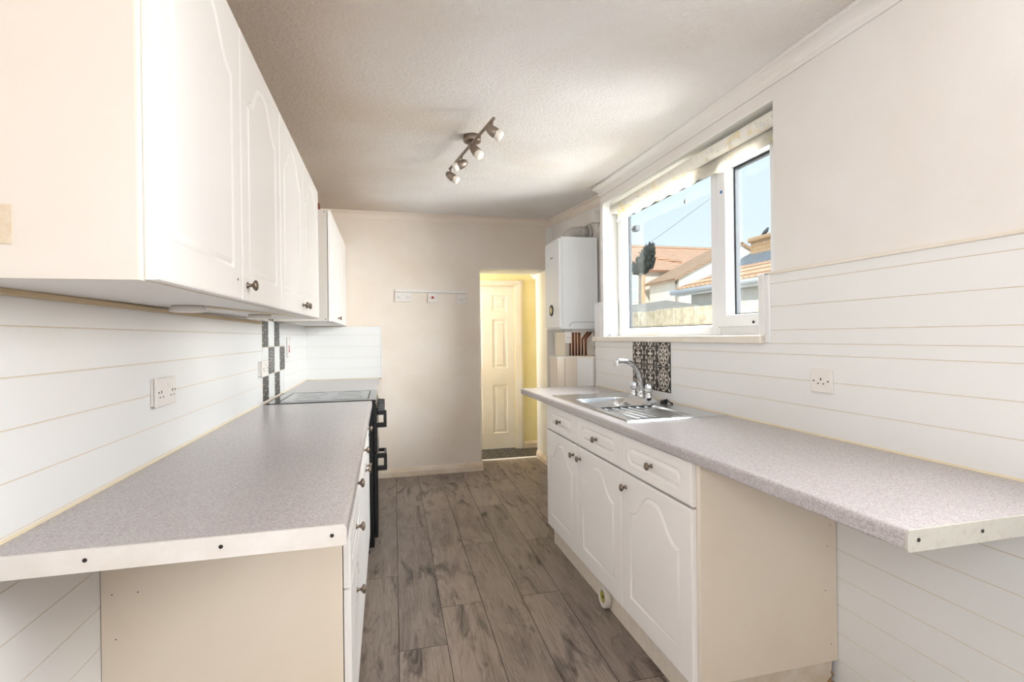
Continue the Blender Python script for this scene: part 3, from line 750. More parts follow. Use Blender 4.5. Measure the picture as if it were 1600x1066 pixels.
for ins, r_, z in ((0, .001, zt), (.0, .05, zt-.0005), (.006, .05, zt-.006), (.012, .05, zt-.05), (.018, .05, zt-.13), (.03, .045, zt-.152), (.055, .03, zt-.158)):
    rings.append([bm.verts.new(p) for p in rrect(BX0+ins, BX1-ins, BA+ins, BB-ins, r_, z)])
for a, b in zip(rings, rings[1:]):
    for k in range(len(a)):
        f = bm.faces.new((a[k], a[(k+1) % len(a)], b[(k+1) % len(a)], b[k])); f.smooth = True
bm.faces.new(rings[-1]); obj('bowl', bm, M['steel'], sk)
bm = BM(); lathe(bm, [(0, .006), (.012, .006), (.014, 0)], (1.314, 2.46, .878), (-1, 0, 0), 16); obj('overflow', bm, M['blackp'], sk)
bm = BM(); lathe(bm, [(0, .002), (.03, .002), (.034, 0)], (1.18, 2.55, zt-.158), (0, 0, 1), 20); obj('waste', bm, M['chrome'], sk)
pg = BM(); lathe(pg, [(0, .016), (.010, .014), (.019, .008), (.021, 0)], (1.425, 2.42, .916), (0, 0, 1), 16); tube(pg, [(1.425, 2.42, .928), (1.43, 2.40, .934), (1.432, 2.37, .922), (1.43, 2.345, .919)], .004, 8)
tag(obj('sink_plug', pg, M['blackp'], loc=(1.425, 2.42, .916)), 'black rubber sink plug lying on the steel deck behind the tap', 'plug')
# ---- mixer tap
tp = thing('mixer_tap', 'chrome mixer tap with curved spout and two faceted handles on the sink', 'tap', (1.40, 2.62, .9155))
bm = BM(); prism(bm, [(1.375+.0, 2.505), (1.43, 2.505), (1.437, 2.52), (1.437, 2.72), (1.43, 2.735), (1.375, 2.735), (1.368, 2.72), (1.368, 2.52)], .9155, .932, 'z'); obj('base_plate', bm, M['chrome'], tp)
bm = BM(); sp = []; rs = []
lathe(bm, [(.024, 0), (.024, .010), (.019, .016), (.018, .03)], (1.402, 2.62, .932), (0, 0, 1), 20)
for k in range(15):
    t = k/14
    P0, P1, P2, P3 = Vector((1.402, 2.62, .945)), Vector((1.402, 2.615, 1.075)), Vector((1.345, 2.60, 1.150)), Vector((1.222, 2.575, 1.131))
    sp.append(P0*(1-t)**3+P1*3*t*(1-t)**2+P2*3*t*t*(1-t)+P3*t**3); rs.append(.0165-.0045*t)
tube(bm, sp, rs, 16); obj('spout', bm, M['chrome'], tp)
bm = BM(); lathe(bm, [(0, .0), (.012, 0), (.013, .004), (.013, .026), (.0125, .028)], (1.226, 2.576, 1.106), (0, 0, 1), 16); obj('nozzle', bm, M['flue'], tp)
for y in (2.535, 2.705):
    bm = BM(); lathe(bm, [(.021, 0), (.021, .008), (.014, .018), (.014, .026)], (1.402, y, .932), (0, 0, 1), 20)
    lathe(bm, [(.014, .026), (.021, .034), (.0235, .052), (.0225, .066), (.014, .074), (0, .076)], (1.402, y, .932), (0, 0, 1), 8, smooth=False); obj('handle', bm, M['chrome'], tp)

# ---- cooker
ck = thing('cooker', 'black freestanding electric cooker with glass hob between left worktops', 'cooker', (-.35, 3.40, 0))
CY0, CY1 = 3.098, 3.698
bm = BM(); bbox(bm, -.645, -.075, CY0, CY1, .045, .898, .004, 1); obj('body', bm, M['black'], ck)
bm = BM(); bbox(bm, -.655, -.058, CY0-.004, CY1+.004, .898, .914, .006, 2); hb = obj('hob', bm, M['hob'], ck)
bm = BM(); 
for q in ((-.60, -.592, 3.15, 3.65), (-.108, -.10, 3.15, 3.65), (-.60, -.10, 3.15, 3.155), (-.60, -.10, 3.645, 3.65)): box(bm, *q, .9141, .9146)
obj('hob_frame', bm, M['blackp'], hb)
for (cx, cy, rr_) in ((-.46, 3.28, .075), (-.46, 3.53, .09), (-.23, 3.28, .09), (-.23, 3.53, .075)):
    bm = BM(); lathe(bm, [(rr_, 0), (rr_, .0005), (rr_-.003, .0005), (rr_-.003, 0)], (cx, cy, .9141), (0, 0, 1), 40); obj('hob_ring', bm, M['hobring'], hb)
bm = BM(); prism(bm, [(-.075, .775), (-.055, .785), (-.052, .865), (-.062, .896), (-.075, .898)], CY0, CY1, 'y'); pnl = obj('control_panel', bm, M['black'], ck)
for k in range(6):
    bm = BM(); y = 3.155+.097*k; lathe(bm, [(0, .0), (.021, 0), (.022, .006), (.018, .010), (.0165, .040), (.013, .042), (0, .042)], (-.053, y, .838), (1, 0, 0), 18); box(bm, -.015, -.009, y-.003, y+.003, .822, .854); obj('control_knob', bm, M['blackp'], pnl)
for z0, z1, hz in ((.600, .778, .795), (.10, .592, .540)):
    bm = BM(); bbox(bm, -.075, -.052, CY0+.003, CY1-.003, z0, z1, .005, 2); dd = obj('oven_door', bm, M['black'], ck)
    bm = BM(); box(bm, -.0525, -.051, CY0+.09, CY1-.09, z0+.05, z1-.07); obj('door_glass', bm, M['hob'], dd)
    bm = BM(); h2 = .050; y = CY0+.02
    bbox(bm, -.016, .002, y, y+.03, hz-h2, hz+h2, .004, 2); bbox(bm, -.053, -.010, y, y+.03, hz-h2, hz-h2+.026, .003, 1); bbox(bm, -.053, -.010, y, y+.03, hz+h2-.026, hz+h2, .003, 1)
    bbox(bm, -.014, .000, y+.028, CY1-.03, hz-.050, hz-.030, .004, 2); bbox(bm, -.053, -.010, CY1-.055, CY1-.03, hz-.050, hz-.030, .003, 1)
    obj('handle', bm, M['blackp'], dd)
bm = BM(); bbox(bm, -.11, -.075, CY0+.01, CY1-.01, .05, .098, .002, 1); obj('plinth_panel', bm, M['black'], ck)
for x in (-.12, -.60):
    for y in (CY0+.05, CY1-.05):
        bm = BM(); lathe(bm, [(0, 0), (.018, 0), (.018, .01), (.010, .012), (.010, .05)], (x, y, 0), (0, 0, 1), 12); obj('foot', bm, M['blackp'], ck)

# ================================================================== BOILER CORNER
bo = thing('boiler', 'white wall-hung combi boiler with grey round dial in right far corner', 'boiler', (1.46, 3.86, 1.325))
B0, B1, BX, BW, BZ0, BZ1 = 3.668, 4.04, 1.292, 1.600, 1.327, 2.032
bm = BM(); t = BM(); box(t, BX, BW, B0, B1, BZ0, BZ1)
fr = [e for e in t.edges if all(abs(v.co.x-BX) < 1e-5 for v in e.verts)]
bmesh.ops.bevel(t, geom=fr, offset=.014, segments=3, affect='EDGES'); merge(bm, t)
obj('casing', bm, M['boiler'], bo)
bm = BM(); pts = []
for k in range(9):
    a = PI/2*k/8; pts.append((1.365+.045*(1-math.cos(a)), B0-.0008, 1.343+.036*math.sin(a)))
pts.append((1.585, B0-.0008, 1.379)); tube(bm, pts, .0014, 6); obj('seam', bm, mat('dark_seam', hx('77777a'), .6), bo)
bm = BM(); box(bm, 1.3125, 1.3145, B0-.0006, B0, 1.335, 2.02); obj('panel_joint', bm, mat('grey_joint', hx('b5b6ba'), .6), bo)
bm = BM(); lathe(bm, [(0, .004), (.034, .004), (.044, .0045), (.047, 0)], (BX, 3.875, 1.478), (-1, 0, 0), 28); dl = obj('dial', bm, M['blackp'], bo)
bm = BM(); lathe(bm, [(0, .003), (.022, .003), (.026, 0)], (BX-.004, 3.875, 1.478), (-1, 0, 0), 24); obj('gauge', bm, mat('pale_yellow_gauge', hx('cfc58c'), .35), dl)
# small maker's script: a few slanted strokes
bm = BM()
for k in range(7):
    y = 3.885-.009*k; box(bm, BX-.0012, BX, y-.0028, y+.0014, 1.889, 1.905 if k == 0 else 1.898)
box(bm, BX-.0012, BX, 3.83, 3.888, 1.8885, 1.8902); obj('badge', bm, mat('grey_lettering', hx('55565a'), .5), bo)
bm = BM(); bbox(bm, 1.33, 1.58, B0+.02, B1-.02, 1.305, 1.327, .003, 1); bbox(bm, 1.39, 1.50, B0+.004, B0+.10, 1.300, 1.327, .003, 1); obj('pipe_tray', bm, M['flue'], bo)
for x in (1.325, 1.365):
    bm = BM(); lathe(bm, [(0, -.02), (.012, -.02), (.012, 0)], (x, B0+.05, 1.327), (0, 0, 1), 12); obj('grommet', bm, M['blackp'] if x > 1.34 else M['flue'], bo)
fl = thing('flue_pipe', 'grey-white elbow flue pipe rising from boiler top into wall', 'flue', (1.45, 3.86, 2.032))
bm = BM(); pth = [(1.44, 3.86, 2.033), (1.44, 3.86, 2.05)]
for k in range(9):
    a = PI/2*k/8; pth.append((1.44+.058*(1-math.cos(a)), 3.86, 2.052+.05*math.sin(a)))
pth += [(1.52, 3.86, 2.102), (1.60, 3.86, 2.102)]
tube(bm, pth, .052, 24); obj('elbow', bm, M['flue'], fl)
bm = BM(); lathe(bm, [(.053, 0), (.056, .003), (.056, .02), (.053, .023)], (1.44, 3.86, 2.033), (0, 0, 1), 28); lathe(bm, [(.053, 0), (.0555, .002), (.0555, .02), (.053, .022)], (1.535, 3.86, 2.102), (1, 0, 0), 28); obj('collar', bm, M['flue'], fl)
bm = BM(); lathe(bm, [(.05, 0), (.072, .0), (.075, .006), (.070, .014), (.05, .016)], (1.597, 3.86, 2.102), (1, 0, 0), 32); obj('wall_flange', bm, M['flue'], fl)
for k in range(3):
    bm = BM(); lathe(bm, [(0, .001), (.003, .001), (.003, 0)], (1.515+.014*k, 3.807, 2.104), (0, -1, 0), 8); obj('screw', bm, M['hole'], fl)
# copper pipes
xs = [1.395, 1.418, 1.441, 1.464, 1.487, 1.512]
lb = ['leftmost of the copper pipes below the boiler, nearest the white plug', 'second copper pipe from the left below the boiler', 'third copper pipe from the left below the boiler', 'fourth copper pipe from the left below the boiler', 'second copper pipe from the right below the boiler, curved top', 'rightmost copper pipe below the boiler, nearest the window wall']
for k, x in enumerate(xs):
    bm = BM(); yy = 3.74-.006*k; x2 = x+(.02 if k > 3 else 0)
    tube(bm, [(x2+(.03 if k > 3 else 0), yy, 1.306), (x2+(.012 if k > 3 else 0), yy, 1.285), (x, yy, 1.25), (x, yy, 1.12)], .0095 if k % 2 else .0075, 12)
    tag(obj('copper_pipe', bm, M['copper'], loc=(x, yy, 1.12)), lb[k], 'pipe', 'copper pipes under the boiler')
bm = BM(); tube(bm, [(1.55, 3.66, 1.30), (1.55, 3.66, 1.20), (1.56, 3.66, 1.185), (1.60, 3.66, 1.18)], .007, 10); tag(obj('overflow_pipe', bm, M['flue'], loc=(1.55, 3.66, 1.2)), 'thin cream pipe bending to the wall right of the copper pipes', 'pipe')
bm = BM(); box(bm, 1.375, 1.388, 3.735, 3.80, 1.115, 1.30); struct('trim_18', bm, M['flue'])
# pipe boxing
px = thing('pipe_boxing', 'cream boarded pipe boxing standing behind the worktop under the boiler', 'boxing', (1.5, 3.6, 0))
bm = BM(); 
for (a, b) in ((1.252, 1.300), (1.302, 1.398)): bbox(bm, a, b, 3.600, 3.612, .0, 1.112, .0015, 1)
bbox(bm, 1.242, 1.252, 3.600, 3.78, 0, 1.112, .0015, 1); obj('face_board', bm, M['carc'], px)
bm = BM(); prism(bm, [(1.398, 3.600), (1.408, 3.600), (1.489, 3.505), (1.489, 3.49), (1.478, 3.49)], 0, 1.108, 'z'); obj('side_board', bm, M['board'], px)
bm = BM(); prism(bm, [(1.24, 3.597), (1.404, 3.597), (1.492, 3.487), (1.61, 3.487), (1.61, 3.80), (1.24, 3.80)], 1.108, 1.120, 'z'); obj('lid', bm, M['gloss'], px)

# ================================================================== SOCKETS, SWITCHES
def plate(name, label, cat, origin, normal, w, h, feats, depth=.010, group=None, back=0.0, mt=None):
    """origin = centre of the plate's back on the wall; feats: list of (kind,u,v); u to the viewer's right"""
    r = thing(name, label, cat, origin, group); n = Vector(normal); up = Vector((0, 0, 1)); u = up.cross(n)
    fr = Matrix((( u.x, up.x, n.x, origin[0]), (u.y, up.y, n.y, origin[1]), (u.z, up.z, n.z, origin[2]), (0, 0, 0, 1)))
    def part(nm, bm, m, par=r): bmesh.ops.transform(bm, matrix=fr, verts=bm.verts[:]); return obj(nm, bm, m, par)
    bm = BM(); 
    if back: bbox(bm, -w/2+.003, w/2-.003, -h/2+.003, h/2-.003, 0, back, .002, 1)
    bbox(bm, -w/2, w/2, -h/2, h/2, back, back+depth, .003, 2); part('faceplate', bm, mt or M['plastic'])
    d = back+depth
    for f in feats:
        k, a, b = f[:3]
        if k == 'skt':
            for q in ((a-.0022, a+.0022, b+.002, b+.011), (a-.0143, a-.0083, b-.011, b-.0070), (a+.0083, a+.0143, b-.011, b-.0070)):
                bm = BM(); box(bm, *q, d, d+.0006); part('pin_hole', bm, M['hole'])
        elif k == 'screw':
            bm = BM(); lathe(bm, [(0, .001), (.0028, .001), (.0028, 0)], (a, b, d), (0, 0, 1), 10); part('screw', bm, M['hole'])
    for f in feats:
        if f[0] == 'rocker':
            bm = BM(); ww, hh = (f[4], f[5]) if len(f) > 4 else (.010, .017)
            prism(bm, [(f[2]-hh/2, d), (f[2]-hh/2, d+.004), (f[2], d+.0015), (f[2]+hh/2, d+.002), (f[2]+hh/2, d)], f[1]-ww/2, f[1]+ww/2, 'x')
            o = part('rocker', bm, f[3] if len(f) > 3 and f[3] else M['plastic'])
            if len(f) > 3 and f[3]: o['label'] = 'red rocker switch'
    return r
def dbl(): return [('skt', -.040, -.006), ('skt', .040, -.006), ('screw', -.060, 0), ('screw', .060, 0), ('rocker', -.008, .022), ('rocker', .008, .022)]
plate('wall_socket', 'white double wall socket on left boards above the long worktop', 'socket', (XL, 1.802, 1.118), (1, 0, 0), .150, .088, dbl(), .008, 'white sockets and switches', .010)
plate('wall_socket', 'white wall socket left of the dark mosaic tiles near the cooker', 'socket', (XL+.0005, 3.115, 1.112), (1, 0, 0), .146, .090, dbl(), .010, 'white sockets and switches', .016)
plate('cooker_switch', 'white upright cooker switch with red rocker beside the mosaic tiles', 'switch', (XL, 3.93, 1.215), (1, 0, 0), .09, .146, [('rocker', -.012, -.01, M['red'], .02, .05), ('screw', -.02, .058), ('screw', .02, .058)], .008, 'white sockets and switches', .004)
plate('wall_socket', 'white unswitched single socket on right boards near the camera', 'socket', (XR, 1.472, 1.106), (-1, 0, 0), .088, .082, [('skt', 0, 0), ('screw', -.030, 0), ('screw', .030, 0)], .011, 'white sockets and switches')
plate('wall_socket', 'white double socket under left end of trunking on back wall', 'socket', (.163, YB, 1.650), (0, -1, 0), .148, .086, dbl(), .010, 'white sockets and switches', .008)
plate('fused_switch', 'white square switch with red rocker in middle of back wall trunking', 'switch', (.432, YB, 1.645), (0, -1, 0), .086, .086, [('screw', -.030, 0), ('screw', .030, 0), ('rocker', 0, .002, M['red'], .022, .022)], .010, 'white sockets and switches', .008)
plate('wall_socket', 'white single outlet under right end of back wall trunking', 'socket', (.704, YB, 1.634), (0, -1, 0), .086, .086, [('skt', 0, -.004), ('screw', -.030, 0), ('screw', .030, 0), ('rocker', 0, .018, None, .008, .010)], .010, 'white sockets and switches', .008)
plate('wall_socket', 'small white socket box hanging below the boiler left of copper pipes', 'socket', (1.345, 3.665, 1.262), (0, -1, 0), .052, .085, [('screw', -.008, 0), ('screw', .008, 0)], .012, 'white sockets and switches', .02)
bm = BM(); tt = BM(); box(tt, .088, .756, YB-.016, YB, 0, .024)
bmesh.ops.bevel(tt, geom=tt.edges[:], offset=.002, segments=1, affect='EDGES'); merge(bm, tt)
for v in bm.verts: v.co.z += 1.698-.010*(v.co.x-.088)/.668-.0
tag(obj('cable_trunking', bm, M['plastic'], loc=(.42, YB, 1.70)), 'white cable trunking running level on the back wall above three outlets', 'trunking')
bm = BM(); bbox(bm, 1.545, 1.619, 3.60, 3.66, 2.14, 2.225, .003, 1); jb = tag(obj('junction_box', bm, M['plastic'], loc=(1.6, 3.63, 2.14)), 'small white junction box on wall right of the boiler flue', 'box')
bm = BM(); tube(bm, [(1.60, 3.635, 2.14), (1.595, 3.64, 2.10), (1.575, 3.66, 2.05), (1.57, 3.67, 2.034)], .0035, 8); tag(obj('cable', bm, M['plastic'], loc=(1.6, 3.635, 2.14)), 'thin white cable from the junction box down to the boiler', 'cable')

# puck lights under the near wall cabinets
def puck(label, x, y, z):
    r = thing('cabinet_light', label, 'light', (x, y, z), 'round lights under the wall cabinets')
    bm = BM(); lathe(bm, [(0, 0), (.042, 0), (.046, -.004), (.050, -.014), (.048, -.017), (.040, -.0175)], (x, y, z), (0, 0, 1), 32); obj('housing', bm, M['plastic'], r)
    bm = BM(); lathe(bm, [(.040, -.0172), (.036, -.0195), (0, -.021)], (x, y, z), (0, 0, 1), 32); obj('lens', bm, M['bulb'], r)
puck('round white light under the near wall cabinet, closer to the camera', -.575, 1.725, 1.3785)
puck('round white light under the near wall cabinets, closer to the mosaic tiles', -.530, 2.42, 1.3835)
bm = BM(); tube(bm, [(-.525, 1.73, 1.376), (-.46, 2.05, 1.376), (-.40, 2.45, 1.378)], .003, 6); tag(obj('cable', bm, M['seal'], loc=(-.46, 2.05, 1.376)), 'thin tan cable under the wall cabinets running from the near round light', 'cable')

# ================================================================== DECORATIVE TILES
ms = thing('tile_panel', 'chequered panel of dark mosaic and white tiles on the left wall by the cooker', 'tiles', (XL, 3.48, .92))
bm = BM(); box(bm, -.69, XL-.001, 3.15, 3.816, .86, 1.445); obj('grout_bed', bm, M['grout'], ms)
ey = [3.154, 3.309, 3.475, 3.640, 3.813]; ez = [.915, 1.066, 1.228, 1.386, 1.445]
for i in range(4):
    for j in range(4):
        y0, y1, z0, z1 = ey[i]+.002, ey[i+1]-.002, ez[j]+.002, ez[j+1]-.002
        dark = (i in (0, 2) and j in (0, 2)) or (i == 3 and j in (1, 3)) or (i == 1 and j == 3)
        if i == 1 and j == 1:
            bm = BM(); bbox(bm, XL-.001, XL+.002, y0, y1, z0, z1, .001, 1, 0); cy, cz = (y0+y1)/2, (z0+z1)/2
            for k in range(40):
                a = k*2.399; rr_ = .010+.062*math.sqrt(k/40); yy, zz = cy+rr_*math.cos(a), cz+rr_*math.sin(a)*.98
                t = BM(); box(t, XL+.0019, XL+.0026, yy-.0045, yy+.0045, zz-.0035, zz+.0035, 1); merge(bm, t)
            lathe(bm, [(.010, 0), (.010, .0008), (.014, .0008), (.014, 0)], (XL+.0019, cy, cz), (1, 0, 0), 16, 1)
            o = obj('patterned_tile', bm, [M['mosaic'], M['motif']], ms)
        elif dark:
            bm = BM(); box(bm, XL-.001, XL+.0008, y0, y1, z0, z1, 1)
            rows = 3; w3 = (y1-y0)/3
            for c_ in range(3):
                zz = z0; k = 0
                cuts = [[.27, .66], [.42], [.16, .55, .82]][(c_+i+j) % 3]
                st = [0]+cuts+[1]
                for a, b in zip(st, st[1:]):
                    bbox(bm, XL-.0005, XL+.0022, y0+w3*c_+.0014, y0+w3*(c_+1)-.0014, z0+(z1-z0)*a+.0014, z0+(z1-z0)*b-.0014, .0008, 1, 0)
            obj('mosaic_tile', bm, [M['mosaic'], M['grout']], ms)
        else:
            bm = BM(); bbox(bm, XL-.001, XL+.002, y0, y1, z0, z1, .001, 1); obj('white_tile', bm, M['tilew'], ms)

rt = thing('tile_panel', 'panel of six black and white patterned tiles behind the tap', 'tiles', (XR, 2.67, .958))
def blob(bm, cy, cz, pts, x):
    vs = [bm.verts.new((x, cy+p[0], cz+p[1])) for p in pts]; bm.faces.new(vs).material_index = 1
def ringp(bm, cy, cz, x, rf, w, n=64):
    A = []; B = []
    for k in range(n):
        a = 2*PI*k/n; r_ = rf(a); A.append(bm.verts.new((x, cy+r_*math.cos(a), cz+r_*math.sin(a)))); B.append(bm.verts.new((x, cy+(r_-w)*math.cos(a), cz+(r_-w)*math.sin(a))))
    for k in range(n): bm.faces.new((A[k], A[(k+1) % n], B[(k+1) % n], B[k])).material_index = 1
def petal(cx, cz, ang_, L, wd, n=10):
    out = []
    for s in (1, -1):
        for k in range(n):
            t = k/n if s > 0 else 1-k/n
            x, y = t*L, s*wd*math.sin(PI*t)**.8 if 0 < t < 1 else 0
            out.append((cx+x*math.cos(ang_)-y*math.sin(ang_), cz+x*math.sin(ang_)+y*math.cos(ang_)))
    return out
def medallion(y0, y1, z0, z1, plain):
    bm = BM(); bbox(bm, XR-.002, XR+.001, y0, y1, z0, z1, .0005, 1, 0); cy, cz = (y0+y1)/2, (z0+z1)/2; h = (y1-y0)/2; x = XR-.0026
    if plain:
        ringp(bm, cy, cz, x, lambda a: h*(.80+.05*abs(math.cos(4*a))), h*.07); ringp(bm, cy, cz, x, lambda a: h*(.64+.07*abs(math.sin(4*a))), h*.08)
        for k in range(8): blob(bm, cy, cz, petal(h*.20*math.cos(k*PI/4), h*.20*math.sin(k*PI/4), k*PI/4, h*.38, h*.12), x)
        ringp(bm, cy, cz, x, lambda a: h*(.17+.03*math.cos(8*a)), h*.06)
        for sy in (-1, 1):
            for sz in (-1, 1): blob(bm, cy, cz, petal(sy*h*.66, sz*h*.66, math.atan2(sz, sy), h*.34, h*.09), x)
            blob(bm, cy, cz, petal(sy*h*.90, 0, PI/2, h*.22, h*.06), x); blob(bm, cy, cz, petal(0, sy*h*.86, 0, h*.22, h*.06), x); blob(bm, cy, cz, petal(0, sy*h*.86, PI, h*.22, h*.06), x)
    else:
        for s in (-1, 1):                                # scrolling leaves, mirrored
            for k in range(5):
                zz = -h*.95+h*.38*k+h*.1; off = s*h*(.50+.28*math.cos(2*PI*(zz/h)*.5))
                blob(bm, cy, cz, petal(off, zz, PI/2+s*.6*math.sin(PI*zz/h), h*.36, h*.11), x)
                ringp(bm, cy+s*h*(.80-.10*(k % 2)), cz+zz+h*.10, x, lambda a: h*.12, h*.05, 20)
            for k in range(2): ringp(bm, cy+s*h*.26, cz+h*(-.40+.8*k), x, lambda a: h*.13, h*.05, 20)
        for a0 in (0, PI/2, PI, 3*PI/2):
            blob(bm, cy, cz, petal(0, 0, a0, h*.40, h*.10), x)
            blob(bm, cy, cz, petal(0, h*.98*(1 if a0 < PI else -1), a0+.0, h*.30, h*.09), x) if a0 in (0, PI) else None
        for s in (-1, 1): blob(bm, cy, cz, petal(0, s*h*.45, PI/2*s, h*.42, h*.13), x)
    for f in bm.faces:
        pass
    return bm
for i in range(3):
    for j in range(2):
        y0 = 2.455+.1435*i; z0 = .9575+.1395*j
        bm = medallion(y0+.0008, y0+.1427, z0+.0008, z0+.1387, i == 0)
        # clip the motif to its tile
        for v in bm.verts:
            v.co.y = min(max(v.co.y, y0+.0008), y0+.1427); v.co.z = min(max(v.co.z, z0+.0008), z0+.1387)
        obj('patterned_tile', bm, [M['tiledark'], M['motif']], rt)

# ================================================================== BLIND, SILL CLUTTER
bl = thing('roller_blind', 'rolled-up cream floral roller blind at the top of the window', 'blind', (1.54, 2.47, 2.15))
bm = BM(); tube(bm, [(1.540, 1.725, 2.150), (1.540, 2.3, 2.150), (1.540, 2.62, 2.152), (1.540, 3.245, 2.147)], [.030, .031, .027, .026], 20); obj('roll', bm, M['floral'], bl)
bm = BM(); prev = None
for i in range(81):
    y = 1.73+1.50*i/80; d = .080+.012*abs(math.sin(i*.42))*(1 if i > 18 else 0)+(.016*math.exp(-((i-17)/7)**2)); col = []
    for k in range(7):
        t = k/6; col.append(bm.verts.new((1.567+.004*math.sin(i*.21+k)-.012*t*t, y, 2.142-d*t)))
    if prev:
        for k in range(6):
            f = bm.faces.new((prev[k], prev[k+1], col[k+1], col[k])); f.smooth = True
    prev = col
bmesh.ops.solidify(bm, geom=bm.faces[:], thickness=.002); obj('fabric_edge', bm, M['floral'], bl)
for y in (1.712, 3.25):
    bm = BM(); bbox(bm, 1.52, 1.60, y, y+.008, 2.12, 2.19, .002, 1); obj('bracket', bm, M['plastic'], bl)
bm = BM(); tube(bm, [(1.553, 2.40, 2.06), (1.553, 2.401, 1.995)], .0012, 6); lathe(bm, [(0, 0), (.006, .004), (.007, .012), (.003, .026), (0, .028)], (1.553, 2.401, 1.968), (0, 0, 1), 12); obj('pull_cord', bm, M['cord'], bl)
bm = BM(); tube(bm, [(1.53, 3.30, 1.268+.010), (1.53, 3.27, 1.275), (1.53, 3.21, 1.273)], [.008, .007, .004], 8); lathe(bm, [(0, .03), (.010, .028), (.012, .015), (.009, 0)], (1.53, 3.31, 1.267), (0, 0, 1), 12)
tag(obj('window_handle', bm, M['chrome'], loc=(1.53, 3.29, 1.267)), 'small chrome handle lying loose at the far end of the sill', 'handle')
bm = BM(); bbox(bm, 1.52, 1.56, 2.62, 2.99, 1.2675, 1.272, .001, 1); tag(obj('paper_strip', bm, M['paper'], loc=(1.54, 2.8, 1.2675)), 'thin brown paper strip lying on the window sill', 'strip')

# roll leaning on the plinth
wh = thing('tape_roll', 'small off-white roll with yellow-green core leaning on right plinth', 'roll', (.985, 2.22, 0))
bm = BM(); lathe(bm, [(.028, .0), (.046, .0), (.050, .004), (.050, .024), (.046, .028), (.028, .028), (.028, 0)], (.998, 2.215, .050), (-1, 0, .04), 32); obj('ring', bm, M['wheelw'], wh)
bm = BM(); lathe(bm, [(.010, .004), (.029, .004), (.029, .024), (.010, .024), (.010, .004)], (.998, 2.215, .050), (-1, 0, .04), 28); obj('core', bm, M['wheely'], wh)
bm = BM(); lathe(bm, [(0, .003), (.0101, .003), (.0101, .022), (0, .022)], (.998, 2.215, .050), (-1, 0, .04), 16); obj('hub', bm, M['hole'], wh)

# ================================================================== CEILING SPOTLIGHT
zc = 2.312; sl = thing('spotlight_bar', 'brushed nickel four-spot light bar on the ceiling', 'ceiling light', (.44, 2.60, zc))
bm = BM(); lathe(bm, [(0, 0), (.046, 0), (.046, -.026), (.042, -.031), (0, -.031)], (.447, 2.60, zc), (0, 0, 1), 36); obj('ceiling_rose', bm, M['nickel'], sl)
a_, b_ = Vector((.487, 2.250, 2.262)), Vector((.378, 2.985, 2.262))
bm = BM(); tube(bm, [a_, a_*.66+b_*.34, a_*.34+b_*.66, b_], .0075, 14); tube(bm, [(.440, 2.585, 2.262), (.440, 2.585, 2.284)], .009, 12); obj('bar', bm, M['nickel'], sl)
dirs = [Vector((.75, -.12, -.55)), Vector((.55, -.35, -.85)), Vector((-.80, .15, -.38)), Vector((.70, .0, -.50))]
for t_, dv in zip((.03, .37, .67, .97), dirs):
    p = a_*(1-t_)+b_*t_; q = p+Vector((0, 0, -.048)); dv = dv.normalized()
    bm = BM(); tube(bm, [p, q], .0045, 10); tube(bm, [q-dv*.002+Vector((0, 0, .008)), q], .007, 10); arm = obj('arm', bm, M['nickel'], sl)
    bm = BM(); h0 = q-dv*.034
    lathe(bm, [(0, 0), (.012, .004), (.019, .016), (.0235, .034), (.0245, .052), (.0235, .056), (.021, .056), (.020, .03), (0, .028)], h0, dv, 24); sh = obj('spot_head', bm, M['nickel'], sl)
    bm = BM(); lathe(bm, [(0, .035), (.018, .036), (.020, .058), (.024, .068), (.0245, .078), (.019, .086), (0, .088)], h0, dv, 20); obj('bulb', bm, M['bulb'], sh)

# ================================================================== OUTSIDE
bm = BM(); box(bm, 1.69, 60, -30, 80, -.5, -.3); obj('ground', bm, M['earth'], kind='structure')
gw = thing('garden_wall', 'pale concrete block garden wall outside the window', 'wall', (3.7, 5.5, -.3))
bm = BM(); zz = 1.612; rowz = [zz-.225*k for k in range(9)]
for k, z in enumerate(rowz):
    off = .225*(k % 2)
    for i in range(30):
        y = 1.0+.465*i+off+.19
        dz = .006*math.sin(i*2.1+k)
        bbox(bm, 3.6, 3.72, y+.006, y+.459, z-.215+(.0), z+(dz if k == 0 else 0), .008, 1)
obj('blocks', bm, M['block'], gw)
bm = BM(); box(bm, 3.608, 3.71, 1.0, 15, -.3, 1.60); obj('mortar_bed', bm, M['mortar'], gw)
def slab(bm, pts, th=.12, mi=0):
    """thick roof slope from 4 corners"""
    P = [Vector(p) for p in pts]; nrm = (P[1]-P[0]).cross(P[3]-P[0]).normalized()
    if nrm.z < 0: nrm = -nrm
    A = [bm.verts.new(p) for p in P]; B = [bm.verts.new(p-nrm*th) for p in P]; n = len(P)
    bm.faces.new(A).material_index = mi; bm.faces.new(B[::-1]).material_index = mi
    for k in range(n): bm.faces.new((A[k], A[(k+1) % n], B[(k+1) % n], B[k])).material_index = mi
# low felt-roofed shed behind the wall
sh = thing('shed', 'low grey felt-roofed shed just behind the garden wall', 'shed', (5, 9, -.3))
bm = BM(); box(bm, 4.32, 5.6, 6.9, 12, -.3, 1.60); obj('wall', bm, M['block'], sh)
bm = BM(); slab(bm, [(4.2, 6.65, 1.66), (5.2, 8.7, 1.93), (5.2, 12.2, 1.93), (4.2, 12.2, 1.66)], .06); slab(bm, [(5.2, 8.7, 1.93), (5.7, 8.2, 1.80), (5.7, 12.2, 1.80), (5.2, 12.2, 1.93)], .06); slab(bm, [(4.2, 6.65, 1.66), (5.7, 6.65, 1.60), (5.7, 8.2, 1.80), (5.2, 8.7, 1.93)], .06); obj('roof', bm, M['felt'], sh)
